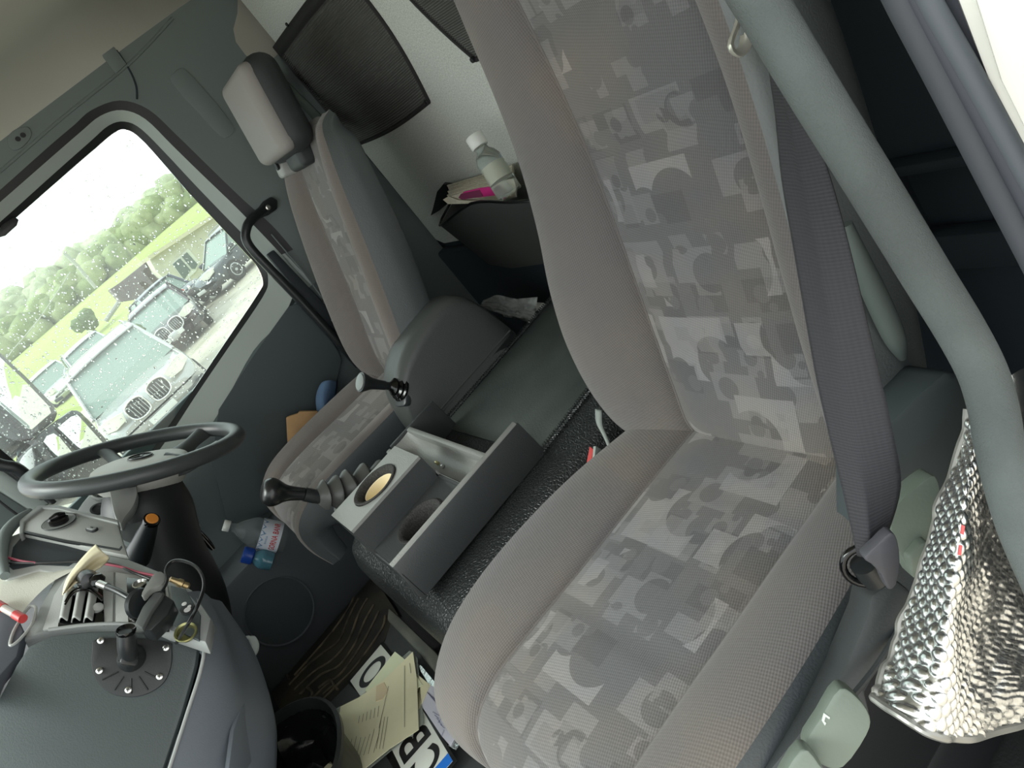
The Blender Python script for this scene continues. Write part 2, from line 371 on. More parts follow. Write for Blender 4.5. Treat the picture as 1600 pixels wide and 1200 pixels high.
# front bulkhead, header and windscreen (outside the frame, they shape the light)
box('wall_front', (0, 1.70, -.02), (2.24, 1.75, .95), M_dark, r=0, struct=True)
ws = grid('window_1', [[V((.06, 1.74, .95)), V((2.18, 1.74, .95))], [V((.06, 1.27, 1.72)), V((2.18, 1.27, 1.72))]], glassmat('window_glass', (240, 250, 247), .05), struct=True, smooth=False)
# ------------------------------------------------------------ driver's door
d1 = box('door_1', (2.205, .0, .0), (2.235, 1.65, .80), M_door, r=.004, struct=True)
# upper door trim from the sill down, bulging inwards
def dz(y): return .835-.03*y
rows = []
for (px, zt) in ((0, 0),):
    pass
ys = [-.01, .12, .25, .4, .55, .7, .85, 1.0, 1.2, 1.6]
prof = [(2.168, .80), (2.152, .775), (2.144, .72), (2.15, .66), (2.165, .60), (2.175, .5), (2.17, .40), (2.165, .34)]
top_y = lambda y: -.13*max(0, y-.05)
TL_ = [at(a, b, 'x', 2.157) for a, b in ((520, 415), (470, 462), (440, 500), (396, 548), (345, 640), (305, 700), (262, 760), (215, 830), (120, 930), (0, 1050))]
rows = [[V((x, p.y, p.z+(.34-p.z)*t)) for p in TL_] for x, t in ((2.157, 0), (2.146, .05), (2.142, .14), (2.148, .28), (2.160, .42), (2.172, .6), (2.170, .8), (2.165, 1))]
grid('upper_trim', rows, M_door, d1, su=4, sv=4)
# lower pocket: shelf edge, body and speaker bulge
p2 = [(2.165, .37), (2.06, .36), (2.045, .335), (2.04, .25), (2.045, .12), (2.06, .02), (2.08, 0)]
rows = [[V((x+(.10 if y < .2 else (.03 if y < .3 else 0)), y, z-(.05 if y < .4 else 0)*(z > .3))) for y in ys] for x, z in p2]
grid('door_pocket', rows, M_doorlow, d1, su=4, sv=3)
# glass with rain drops
gp = [at(p[0], p[1], 'x', 2.204) for p in G]+[at(60, 900, 'x', 2.204), at(-170, 800, 'x', 2.204)]
w2 = prism('window_2', gp, (.004, 0, 0), glassmat('window_glass', (240, 250, 247), .05), r=0, struct=True, smooth=False)

# ================================================================== SEATS
def seat_part(root, name, st, grooves, mats, seedv=0, lowd=1., edge=False, sub=7, bolster='bolster', low_split=True, rear=True):
    """lofts one padded seat element. station = y, z, uy, uz, e0, s0, s1, e1, hb0, hb1, depth"""
    q = []
    n = len(st)
    for i in range(n-1):
        g = lambda j: st[min(max(j, 0), n-1)]
        a, b, c, d = g(i-1), g(i), g(i+1), g(i+2)
        for s in range(sub):
            t = s/sub; q.append([.5*((2*B)+(C_-A)*t+(2*A-5*B+4*C_-D)*t*t+(3*B-A-3*C_+D)*t**3) for A, B, C_, D in zip(a, b, c, d)])
    q.append(list(st[-1]))
    segs = {'lo': [], 'bl': [], 'pan': [], 'bh': [], 'hi': []}; uvs = {k: [] for k in segs}; arc = 0; prev = None
    for r in q:
        y, z, uy, uz, e0, s0, s1, e1, h0, h1, dp = r; L = math.hypot(uy, uz); uy /= L; uz /= L
        if prev: arc += math.hypot(y-prev[0], z-prev[1])
        prev = (y, z); gv = sum(gd*math.exp(-((arc-ga)/gw)**2) for ga, gd, gw in grooves)
        P = lambda x, h: V((x, y+uy*h, z+uz*h))
        w0, w1 = s0-e0, e1-s1
        c0 = [(e0+.012, -dp*lowd), (e0+.002, -dp*.75*lowd), (e0-.004, -dp*.35*lowd), (e0+.000, -.012+h0*.3)]+([(e0+w0*.07, h0*.55)] if edge else [(e0+w0*.10, h0*.72), (e0+w0*.25, h0*.97)])
        b0 = ([(e0+w0*.07, h0*.55), (e0+w0*.14, h0*.80)] if edge else [])+[(e0+w0*.25, h0*.97), (e0+w0*.42, h0*1.0), (e0+w0*.62, h0*.84), (e0+w0*.82, h0*.46+.002), (s0-.008, h0*.12+.002), (s0, -.006)]
        c1 = [(e1-.012, -dp), (e1-.002, -dp*.75), (e1+.004, -dp*.35), (e1, -.012+h1*.3)]
        b1 = [(e1, -.012+h1*.3), (e1-w1*.05, h1*.6), (e1-w1*.16, h1*.88), (e1-w1*.38, h1*1.0), (e1-w1*.62, h1*.84), (e1-w1*.82, h1*.46+.002), (s1+.008, h1*.12+.002), (s1, -.006)]
        pn = []
        for k in range(25):
            t = k/24; cr = (1-(2*t-1)**4)*.012-.006; pn.append((s0+(s1-s0)*t, cr-gv*(1-(2*t-1)**6)))
        for key, pts, dn in (('lo', c0, 4), ('bl', b0, 4), ('pan', pn, 0), ('bh', b1, 4), ('hi', c1, 4)):
            pv = [P(*p) for p in pts]
            if dn: pv = catmull(pv, dn)
            segs[key].append(pv); l = 0; row = []
            for k, p in enumerate(pv):
                if k: l += (p-pv[k-1]).length
                row.append((l, arc))
            uvs[key].append(row)
    def mk(nm, key, m, parent):
        rows = segs[key]; Cn = len(rows[0]); vs = [p for r in rows for p in r]; uv = [p for r in uvs[key] for p in r]
        fs = [(i*Cn+j, i*Cn+j+1, (i+1)*Cn+j+1, (i+1)*Cn+j) for i in range(len(rows)-1) for j in range(Cn-1)]
        return obj(nm, vs, fs, m, parent, uv=uv, sharp=180)
    # body: both side flanks, end caps and back in one mesh
    R_ = len(q); ring = []
    for i in range(R_):
        ring.append(segs['lo'][i]+[segs['bl'][i][-1]+V((0, -q[i][2]*.012, -q[i][3]*.012)), segs['bh'][i][-1]+V((0, -q[i][2]*.012, -q[i][3]*.012))]+[segs['bh'][i][0]-V((.008, 0, 0))]+segs['hi'][i][::-1])
    Cn = len(ring[0]); vs = [p for r in ring for p in r]
    fs = [(i*Cn+j, i*Cn+(j+1) % Cn, (i+1)*Cn+(j+1) % Cn, (i+1)*Cn+j) for i in range(R_-1) for j in range(Cn)]
    fs += [tuple(range(Cn)), tuple(range((R_-1)*Cn, R_*Cn))[::-1]]
    body = obj(name, vs, fs, mats[2], root, sharp=60)
    mk('side_bolster', 'bl', mats[1], body); mk('side_bolster', 'bh', mats[1], body); mk('patterned_panel', 'pan', mats[0], body)
    # piping along the seams
    for key, idx in (('bl', -1), ('bh', -1)):
        tube('seam_piping', [r[idx]+V((0, 0, 0)) for r in segs[key]], .0022, mats[1], body, n=6, sm=0)
    return body, segs, q
PS = (0, 0)
ps = thing('passenger_seat', 'large grey cloth seat in the foreground with square and disc pattern, beside the open door', 'seat', (.51, .2, 0))
cst = [(-.09, .478, 0, 1, .28, .385, .640, .72, .012, .014, .10),
       (-.02, .484, 0, 1, .27, .375, .642, .735, .018, .02, .12),
       (.06, .488, 0, 1, .262, .37, .643, .755, .022, .028, .13),
       (.16, .490, 0, 1, .255, .37, .645, .785, .024, .032, .14),
       (.27, .491, 0, 1, .25, .37, .646, .803, .025, .034, .14),
       (.38, .494, 0, 1, .25, .37, .647, .802, .024, .032, .14),
       (.47, .492, .25, 1, .258, .37, .648, .782, .020, .026, .13),
       (.535, .470, .75, .75, .275, .375, .645, .752, .016, .018, .11),
       (.56, .42, 1, .15, .29, .38, .642, .73, .012, .012, .08),
       (.555, .34, 1, 0, .295, .38, .64, .725, .01, .01, .06)]
cb, cseg, _ = seat_part(ps, 'cushion', cst, [(.42, .007, .008), (.19, .0025, .006)], (F_pan, F_bol, M_vdark), lowd=.7, edge=True)
bst = [(-.07, .440, .25, -1, .34, .40, .63, .70, .0, .0, .06),
       (-.005, .452, .8, -.6, .315, .388, .638, .752, .012, .016, .09),
       (.012, .492, 1, .05, .30, .378, .643, .782, .03, .036, .10),
       (-.008, .56, 1, .2, .292, .372, .646, .805, .046, .058, .10),
       (-.037, .65, 1, .27, .288, .37, .648, .812, .054, .068, .10),
       (-.066, .735, 1, .30, .287, .37, .650, .808, .055, .064, .10),
       (-.096, .83, 1, .27, .29, .37, .650, .79, .050, .052, .10),
       (-.124, .93, 1, .23, .293, .37, .650, .778, .045, .040, .095),
       (-.145, 1.03, 1, .19, .297, .372, .650, .768, .040, .032, .09),
       (-.160, 1.13, 1, .15, .305, .375, .648, .755, .034, .026, .085),
       (-.172, 1.22, 1, .15, .32, .385, .64, .735, .026, .02, .08),
       (-.19, 1.27, .7, .7, .345, .40, .625, .70, .015, .012, .06),
       (-.23, 1.285, 0, 1, .36, .41, .615, .68, .0, .0, .05)]
bb, bseg, _ = seat_part(ps, 'backrest', bst, [(.245, .008, .009), (.40, .009, .010), (.545, .009, .010), (.70, .008, .01)], (F_pan, F_bol, M_vinyl))
box('seat_base', (.30, -.02, .13), (.74, .44, .40), M_blk, ps, r=.02)
box('floor_plinth', (.30, .0, .0), (.74, .40, .14), M_blk, ps, r=.02)

ds = thing('driver_seat', 'farther grey cloth seat with headrest, behind the steering wheel', 'seat', (1.78, .2, 0))
dc = [(-.06, .505, 0, 1, 1.56, 1.635, 1.90, 1.98, .01, .01, .12), (.05, .515, 0, 1, 1.55, 1.625, 1.90, 1.99, .02, .02, .14), (.2, .52, 0, 1, 1.54, 1.62, 1.90, 2.0, .024, .024, .14),
      (.36, .525, 0, 1, 1.54, 1.62, 1.90, 2.0, .022, .022, .14), (.45, .52, .3, 1, 1.55, 1.625, 1.895, 1.99, .018, .018, .13), (.51, .49, .8, .7, 1.56, 1.63, 1.89, 1.97, .012, .012, .1), (.525, .43, 1, 0, 1.57, 1.635, 1.88, 1.96, .01, .01, .07), (.52, .36, 1, 0, 1.575, 1.64, 1.88, 1.955, .005, .005, .05)]
seat_part(ds, 'cushion', dc, [(.3, .006, .01)], (F_pan2, F_bol2, M_vdark), edge=True, sub=5)
db = [(-.03, .47, .25, -1, 1.58, 1.64, 1.87, 1.93, 0, 0, .06), (.03, .485, .8, -.6, 1.56, 1.63, 1.875, 1.95, .012, .012, .09), (.035, .53, 1, .1, 1.535, 1.615, 1.88, 1.975, .035, .035, .11),
      (.015, .60, 1, .3, 1.515, 1.605, 1.88, 1.99, .05, .05, .12), (-.035, .72, 1, .35, 1.505, 1.60, 1.88, 1.995, .055, .055, .12), (-.088, .86, 1, .35, 1.505, 1.60, 1.88, 1.985, .05, .05, .12),
      (-.14, 1.0, 1, .35, 1.52, 1.61, 1.875, 1.965, .04, .04, .11), (-.175, 1.08, 1, .35, 1.54, 1.62, 1.87, 1.95, .03, .03, .10), (-.20, 1.125, .8, .7, 1.565, 1.635, 1.86, 1.93, .015, .015, .08), (-.24, 1.145, .1, 1, 1.585, 1.65, 1.85, 1.915, 0, 0, .06)]
seat_part(ds, 'backrest', db, [(.22, .006, .009), (.37, .008, .01), (.52, .008, .01), (.64, .006, .01)], (F_pan2, F_bol2, mat('driver_side_vinyl', (88, 94, 94), .5, bump=.3, bscale=330)), sub=5, edge=True, lowd=.62)
box('seat_base', (1.6, 0, .05), (1.94, .4, .40), M_blk, ds, r=.02)

# ================================================================== ENGINE TUNNEL and console
tun = thing('engine_tunnel', 'black grained rubber hump between the two seats carrying the tray and runner', 'tunnel cover', (1.15, .2, 0))
ys = [-.43, -.1, .1, .3, .40, .455, .478, .490, .493]
zt = [.47, .47, .468, .46, .452, .436, .405, .33, .0]
xs = [(.845, .0), (.848, .30), (.852, .40), (.868, .44), (.90, .458), (1.0, .462), (1.2, .462), (1.38, .462), (1.43, .452), (1.455, .425), (1.465, .30), (1.47, 0)]
rows = []
for y, z in zip(ys, zt): rows.append([V((x if z > .01 else x, y, min(zz, 99)*z/.462)) for x, zz in xs])
grid('tunnel_cover', rows, M_rub, tun, su=4, sv=4, sharp=180)
rn = [at(845, 712, 'z', .468), at(912, 622, 'z', .468), V((1.0, -.40, .472)), V((1.42, -.40, .472)), at(818, 522, 'z', .468), at(690, 668, 'z', .468)]
prism('runner_mat', rn, (0, 0, .004), M_mat, tun, r=.001)
for a, b in ((rn[0], rn[2]), (rn[5], rn[3])):                       # stitched hem: short stitches in relief
    N_ = 90; parts = []; d = (b-a); s_ = d.normalized().cross(V((0, 0, 1)))*(.012)
    for k in range(N_):
        p = a+d*(k/N_)+V((0, 0, .0055))
        for sg in (1, -1): parts.append(tubev([p+s_*.15*sg, p+s_*.95*sg+d.normalized()*.004], .0016, 5))
    vs, fs = join(parts); obj('stitched_hem', vs, fs, M_rub, tun, stuff=True)
kick = [at(600, 945, 'x', 1.2), at(0, 0, 'x', 1)]
# ================================================================== CONSOLE TRAY on the tunnel
con = thing('cup_holder_console', 'dark plastic console tray with two round cup wells on the engine tunnel', 'console', (1.1, .3, .467))
ZC = .467
def wellplate(name, x0, x1, y0, y1, z, cx, cy, r, m, parent, th=.012, n=40, er=1.0):
    """flat top with a round hole: ring grid from the hole to the rectangle edge"""
    rows = [[], [], []]
    for k in range(n):
        a = 2*math.pi*k/n; c, s = math.cos(a), math.sin(a)
        t = min((x1-cx)/c if c > 1e-6 else ((x0-cx)/c if c < -1e-6 else 9), (y1-cy)/s if s > 1e-6 else ((y0-cy)/s if s < -1e-6 else 9))
        rows[0].append(V((cx+r*c*er, cy+r*s, z))); rows[1].append(V((cx+(r*er*.3+t*.7)*c, cy+(r*.3+t*.7)*s, z))); rows[2].append(V((cx+t*c, cy+t*s, z)))
    for ax, ay in ((x0, y0), (x1, y0), (x0, y1), (x1, y1)):         # snap the nearest ray onto each corner
        k = min(range(n), key=lambda i: (rows[2][i]-V((ax, ay, z))).length); rows[2][k] = V((ax, ay, z))
    rows.insert(0, [p-V((0, 0, th)) for p in rows[0]]); rows.append([p-V((0, 0, th)) for p in rows[3]])
    return grid(name, rows, m, parent, close=True, smooth=True, sharp=30)
XR, XM, XL, XL2 = .960, 1.085, 1.212, 1.345
YF, YB, YT0, YT1, YC = .447, .112, .262, .212, .192
def openbox(name, x0, x1, y0, y1, z0, z1, m, parent):
    vs = [(x0, y0, z0), (x1, y0, z0), (x1, y1, z0), (x0, y1, z0), (x0, y0, z1), (x1, y0, z1), (x1, y1, z1), (x0, y1, z1)]
    return obj(name, vs, [(0, 3, 2, 1), (0, 1, 5, 4), (1, 2, 6, 5), (2, 3, 7, 6), (3, 0, 4, 7)], m, parent, smooth=False)
blk = openbox('raised_block', XM, XL, .262, YF, ZC, .594, M_cons, con)
wellplate('block_top', XM+.001, XL-.001, .264, YF-.001, .6, 1.149, .352, .052, M_cont, blk, th=.012, er=.95)
low = openbox('lower_block', XR+.006, XM, .262, YF-.003, ZC, .535, M_cons, con)
wellplate('lower_top', XR+.008, XM, .262, YF-.004, .541, 1.019, .355, .05, M_cons, low, th=.013, er=.95)
for cx, cy, z, dp in ((1.149, .352, .600, .05), (1.019, .355, .541, .045)):
    w_ = lathe('cup_well', (cx, cy, z+.0015), (0, 0, 1), [(.0505, -.001), (.051, .0015), (.049, .0025), (.044, .001), (.040, -.004), (.038, -dp), (.0, -dp)], mat('flocked_liner', (58, 57, 55), .95, bump=.8, bscale=420, var=.35, vscale=300), con, n=40, cap0=False)
# the well in the raised block must sink into it, so the block body is hollow there: walls only
prism('side_rail', [V((XR, YF, .553)), V((XR, YB, .553)), V((XR, YB-.004, ZC)), V((XR, YF+.006, ZC))], (.008, 0, 0), M_cons, con, r=.0025)
prism('rail_cap', [V((XR+.0, YF, .553)), V((XR+.008, YF, .556)), V((XR+.008, YB+.004, .556)), V((XR, YB+.004, .553))], (.002, 0, .0022), M_cont, con, r=.001)
prism('side_rail', [V((XL2, YC+.06, .553)), V((XL2, YB, .553)), V((XL2, YB-.004, ZC)), V((XL2, YC+.06, ZC))], (.008, 0, 0), M_cons, con, r=.0025)
box('front_panel', (XR, YF-.006, ZC), (XL, YF+.001, .535), M_cons, con, r=.003)
box('cross_bar', (XR+.008, YC-.002, ZC), (XL2, YC+.010, .553), M_cont, con, r=.003)
# pen trough: half-round channel with closed ends
rows = []
for i in range(13):
    x = XR+.012+(XL2-.004-XR-.012)*i/12; e = min(1, min(i, 12-i)/1.2+.02)**.5; row = []
    for k in range(13):
        a = math.pi*k/12; row.append(V((x, (YC+.008+.258)/2-math.cos(a)*.0315, .551-math.sin(a)*.034*e)))
    rows.append(row)
grid('pen_trough', rows, M_cont, con, sharp=180)
box('trough_edge', (XM, .256, .50), (XL2, .268, .553), M_cont, con, r=.003)
box('trough_edge', (XR+.006, .256, .50), (XM, .266, .545), M_cons, con, r=.003)
box('tray_floor', (XL, .20, ZC), (XL2, .262, .50), M_cons, con, r=.003)
# paper cup in the raised well
cup = thing('paper_cup', 'cream paper cup sitting in the raised cup well', 'cup', (1.149, .352, .553))
cm = mat('cream_paper', (240, 224, 184), .7)
lathe('cup_body', (1.150, .350, .5535), (0, 0, 1), [(0, .001), (.026, .001), (.027, 0), (.0335, .036), (.0345, .037), (.0325, .036), (.0262, .003), (0, .003)], cm, cup, n=36)
lathe('coffee_rest', (1.150, .350, .5575), (0, 0, 1), [(.0, .0006), (.0255, .0006), (.0258, 0)], mat('cream_inside', (238, 222, 180), .8), cup, n=30)
tube('coffee_stain', [V((1.150+.019*math.cos(a), .350+.019*math.sin(a), .5584)) for a in [1.7+.15*k for k in range(6)]], [.0005, .002, .003, .0028, .0015, .0005], mat('coffee_brown', (168, 130, 80), .6), cup, n=6, flat=.15)
lz = thing('lighter', 'small brass-coloured cylinder lying in the pen trough of the console', 'lighter', (1.04, .226, .525))
a_ = at(681, 722, 'z', .525); b_ = at(691, 728, 'z', .523)
lathe('body', a_, b_-a_, [(0, 0), (.0035, .0), (.0038, .001), (.0038, .012), (.003, .013), (0, .013)], mat('brass', (205, 196, 150), .3, .8), lz, n=14); lathe('cap', b_, b_-a_, [(.0, .0), (.0042, .0), (.0042, .004), (0, .005)], M_steel, lz, n=14)

# ================================================================== PARKING BRAKE CONSOLE
bc = thing('parking_brake_console', 'tall dark moulded housing with black lever between tunnel and driver seat', 'console', (1.49, 0, .4))
def bring(y, x0, x1, zb, zt, r):
    w, h = x1-x0, zt-zb; out = []
    pts = [(x0-.02, zb), (x0-.012, zb+.03), (x0-.002, zb+h*.35)]
    for s in range(6): a = math.radians(180-90*s/5); pts.append((x0+r+r*math.cos(a), zt-r+r*math.sin(a)))
    for s in range(6): a = math.radians(90-90*s/5); pts.append((x1-r+r*math.cos(a), zt-r+r*math.sin(a)))
    pts += [(x1, zb+h*.35), (x1, zb)]
    return [V((x, y, z)) for x, z in pts]
rings = [bring(.168, 1.44, 1.53, .44, .49, .02), bring(.160, 1.432, 1.54, .44, .535, .03), bring(.142, 1.428, 1.55, .44, .585, .03), bring(.105, 1.425, 1.555, .44, .628, .032), bring(.04, 1.425, 1.56, .44, .658, .035), bring(-.04, 1.425, 1.56, .44, .672, .035), bring(-.10, 1.425, 1.56, .44, .668, .035), bring(-.14, 1.428, 1.55, .44, .645, .04), bring(-.165, 1.435, 1.54, .44, .59, .04), bring(-.185, 1.445, 1.53, .44, .50, .03)]
bo = grid('housing', rings, M_brk, bc, sv=3, close=False, sharp=180)
vs = [v for v in rings[0]]; obj('housing_front', vs, [tuple(range(len(vs)))], M_brk, bc)
ra = [V((1.419, .17, .50)), V((1.419, .0, .505)), V((1.419, -.17, .505))]
prism('side_recess', [V((1.416, .19, .462)), V((1.4165, .19, .486)), V((1.4165, -.17, .49)), V((1.416, -.17, .462))], (.004, 0, 0), M_blk2, bc, r=.001)
tube('side_ridge', [V((1.418, .185, .492)), V((1.418, 0, .496)), V((1.42, -.17, .498))], .0025, M_brk, bc, n=6)
# gaiter plate and lever on the rounded front
gp0 = at(634, 607, 'x', 1.455); gn = (at(556, 596, 'x', 1.44)-gp0).normalized()
fr = frame(gn, (0, 0, 1))
plate('gaiter_frame', gp0+gn*.012, gn, (0, 0, 1), .052, .088, .016, mat('gaiter_frame_plastic', (58, 61, 62), .3), bc, rc=.012, r=.003)
lathe('gaiter', gp0+gn*.010, gn, [(.032, 0), (.033, .006), (.027, .009), (.028, .014), (.020, .018), (.021, .023), (.014, .028), (.010, .034)], M_gloss, bc, n=28)
lv = lathe('lever', gp0+gn*.036, gn, [(.0095, 0), (.0095, .018), (.011, .02), (.0115, .035), (.014, .055), (.021, .072), (.0235, .078), (.023, .082), (.0, .084)], M_blk2, bc, n=28)
lathe('lever_cap', gp0+gn*.1175, gn, [(.0195, 0), (.019, .003), (.012, .0045), (0, .0045)], mat('lever_cap_grey', (122, 126, 124), .3), lv, n=28)
lk = at(672, 514, 'x', 1.445)
lathe('lock_barrel', lk+V((.0, 0, -.008)), (-.3, .25, 1), [(.013, 0), (.013, .008), (.010, .010), (.0, .010)], mat('worn_brass', (150, 138, 88), .4, .7), bc, n=20)
plate('lock_tab', at(664, 508, 'x', 1.455)+V((0, 0, .004)), (-.3, .9, .3), (0, 0, 1), .012, .02, .002, M_dark, bc, rc=.002)
lathe('side_button', at(692, 490, 'x', 1.44), (-.6, 0, .8), [(.010, -.004), (.010, .002), (.008, .003), (0, .003)], M_blk, bc, n=20)

# ================================================================== GEAR SHIFTER
gs = thing('gear_shifter', 'black gear lever with ribbed bellows beside the raised cup well', 'gear lever', (1.32, .37, .462))
XG = 1.30
A = [at(418, 778, 'x', XG), at(448, 768, 'x', XG), at(475, 772, 'x', XG), at(497, 776, 'x', XG), at(512, 772, 'x', XG+.002), at(533, 768, 'x', XG+.004), at(556, 756, 'x', XG+.005), at(580, 748, 'x', XG+.005), at(600, 745, 'x', XG+.006)]
kd = (A[1]-A[3]).normalized()
kx = at(408, 768, 'x', XG); KL = (A[2]-kx).length
kp = catmull([V((a, b, 0)) for a, b in ((.0005, 0), (.013, .001), (.023, .006), (.0285, .017), (.0265, .030), (.0195, .043), (.0155, .055), (.0135, KL*.85), (.0130, KL))], 4)
lathe('knob', kx, A[2]-kx, [(p.x, p.y) for p in kp], mat('knob_black', (26, 28, 28), .28), gs, n=28, sharp=180, up=(0, 0, 1))
tube('shaft', [A[2], A[3], A[4]], .0145, M_blk2, gs, n=20, sm=3)
bel = mat('bellows_rubber', (84, 85, 82), .38)
for (p, q, r) in ((A[3], A[4], .030), (A[4], A[5], .034), (A[5], A[6], .036), (A[6], A[7], .036), (A[7], A[8], .036)):
    ax = (p-q).normalized(); L = (p-q).length
    lathe('bellows_ring', q, ax, [(r*.55, 0), (r*.9, L*.12), (r, L*.25), (r*.97, L*.42), (r*.6, L*.95), (r*.5, L*1.05)], bel, gs, n=28, sq=2.6)
sk = [at(505, 800, 'x', 1.33), at(548, 812, 'x', 1.30)]
lathe('bellows_skirt', V((1.315, .385, .455)), V((0, .18, 1)), [(.066, 0), (.064, .012), (.052, .020), (.054, .034), (.044, .045), (.045, .06), (.034, .08), (.030, .11)], bel, gs, n=32)
# ================================================================== STEERING WHEEL
WC = V((1.72, .628, .852)); wa = V((0, .839, .544)); wx = V((1, 0, 0)); wn_ = V((0, -.544, .839)); RW = .222
sw = thing('steering_wheel', 'dark grey steering wheel with a star badge, tilted beside the driver window', 'steering wheel', tuple(WC))
M_wheel = mat('wheel_foam', (66, 70, 70), .38, bump=.12, bscale=600)
wp = lambda a, r, h=0: WC+wx*(r*math.cos(a))+wa*(r*math.sin(a))+wn_*h
tube('rim', [wp(2*math.pi*k/64, RW) for k in range(64)], .0185, M_wheel, sw, n=16, sm=0, closed=True)
hub = tube('hub', [WC-wn_*.075, WC-wn_*.05, WC-wn_*.028, WC-wn_*.012, WC-wn_*.004], [.085, .105, .108, .098, .05], mat('hub_pad', (186, 185, 178), .5, bump=.1, bscale=600), sw, n=36, sm=4)
for a in (math.radians(18), math.radians(162), math.radians(232), math.radians(308)):
    tube('spoke', [wp(a, .06, -.03), wp(a, .11, -.032), wp(a, .16, -.018), wp(a, .205, -.004)], [.034, .026, .019, .022], M_wheel, sw, n=14, sm=4, flat=.45)
bdg = lathe('badge', WC-wn_*.0045+wa*-.005, wn_, [(.0, .003), (.027, .003), (.029, .0015), (.0295, 0)], mat('badge_grey', (112, 114, 112), .4), sw, n=36)
tube('badge_ring', [wp(2*math.pi*k/40, .026, .0)-wa*.005 for k in range(40)], .0016, M_blk2, bdg, n=6, sm=0, closed=True)
st_ = []
for k in range(3):
    a = math.radians(90+120*k); c = WC-wa*.005-wn_*.0012; d = wx*math.cos(a)+wa*math.sin(a); e = wn_.cross(d)
    st_.append(tubev([c, c+d*.012, c+d*.025], [.0035, .002, .0004], 6))
vs, fs = join(st_); obj('badge_star', vs, fs, M_blk2, bdg)
# column shroud
sc = thing('steering_column', 'dark steering column shroud with its lit side coloured pale below the wheel', 'steering column', (1.70, .75, .5))
tube('shroud', [WC-wn_*.055, V((1.70, .70, .755)), V((1.68, .76, .66)), V((1.66, .80, .54)), V((1.68, .90, .38)), V((1.72, 1.0, .2))], [.075, .098, .098, .088, .078, .075], M_blk, sc, n=28, sm=5)
tube('lower_skirt', [V((1.66, .80, .62)), V((1.66, .84, .48)), V((1.70, .92, .30)), V((1.74, 1.0, .08))], [.07, .085, .09, .09], mat('column_skirt', (44, 52, 55), .6), sc, n=24, sm=4)
patch('lit_side', [(173, 757), (208, 755), (214, 770), (208, 790), (196, 806), (188, 818), (178, 800)], (1.54, .755, .825), (-.6, -.45, .65), .03, mat('lit_side_grey', (165, 167, 162), .5), sc, r=.006, smoothn=3)  # pale patch: light on the shroud's left side put into colour
patch('collar', [(183, 816), (205, 818), (228, 812), (232, 822), (226, 850), (216, 868), (205, 850), (190, 842)], (1.535, .765, .775), (-.8, -.35, .5), .03, mat('collar_grey', (112, 118, 117), .55), sc, r=.005, smoothn=3)
stk = thing('control_stalk', 'black conical stalk with an orange end button beside the column', 'stalk', tuple(at(216, 868, 'x', 1.55)))
s0_, s1_ = at(214, 872, 'x', 1.55), at(237, 812, 'x', 1.47); sv_ = (s1_-s0_); Ls = sv_.length
lathe('stalk_body', s0_, sv_, [(.0, 0), (.027, .0), (.026, .02), (.0205, Ls*.6), (.0155, Ls*.92), (.0150, Ls), (.012, Ls+.001)], M_blk2, stk, n=28)
lathe('end_collar', s1_-sv_.normalized()*.006, sv_, [(.0165, 0), (.017, .004), (.0165, .008), (.013, .009)], M_gloss, stk, n=28)
lathe('end_button', s1_, sv_, [(.0125, 0), (.0125, .0045), (.011, .006), (0, .0062)], mat('orange_button', (222, 140, 52), .5), stk, n=28, label='orange round end button')
# keys hanging from the ignition on the far side of the column
ky = thing('car_key', 'black key fob with silver key hanging beside the steering column', 'key', tuple(at(310, 830, 'x', 1.72)))
k0, k1, k2 = at(297, 805, 'x', 1.72), at(306, 826, 'x', 1.72), at(333, 858, 'x', 1.72)
tube('fob', [k1, k1+(k2-k1)*.3, k1+(k2-k1)*.7, k2], [.006, .010, .011, .007], M_gloss, ky, n=14, sm=4, flat=.5)
tube('blade', [k0, k1], .004, M_steel, ky, n=8, sm=0, flat=.4)
tube('key_ring', [at(303+9*math.cos(a), 822+7*math.sin(a), 'x', 1.715) for a in [k*math.pi/8 for k in range(16)]], .0013, M_steel, ky, n=6, sm=0, closed=True)
tube('fob_trim', [k1+V((-.008, 0, 0)), k2+V((-.008, 0, 0))], .0014, M_steel, ky, n=6, sm=0)

# ================================================================== DASHBOARD
dsh = thing('dashboard', 'grey dashboard pod with vents, switches and a dark side panel', 'dashboard', (1.3, .9, 0))
M_dgrey = mat('dash_grey', (170, 172, 168), .5, bump=.12, bscale=500)
M_dmid = mat('dash_mid_grey', (146, 149, 147), .5, bump=.12, bscale=500)
M_ddark = mat('dash_dark_panel', (68, 76, 76), .62, bump=.2, bscale=420)
M_dblue = mat('dash_side_grey', (116, 123, 130), .55, bump=.15, bscale=500)
M_dtop = mat('dash_top_pad', (214, 213, 200), .7, bump=.2, bscale=420)
P1, N1 = V((1.07, .80, .75)), V((-.80, -.15, .58))                  # passenger-facing side of the pod
P2_ = onp(200, 985, P1, N1); N2 = V((-.25, -.42, .87))              # fascia with the vents
P3_, N3 = V((1.42, .86, .915)), V((-.2, -.5, .84))                  # upper switch module
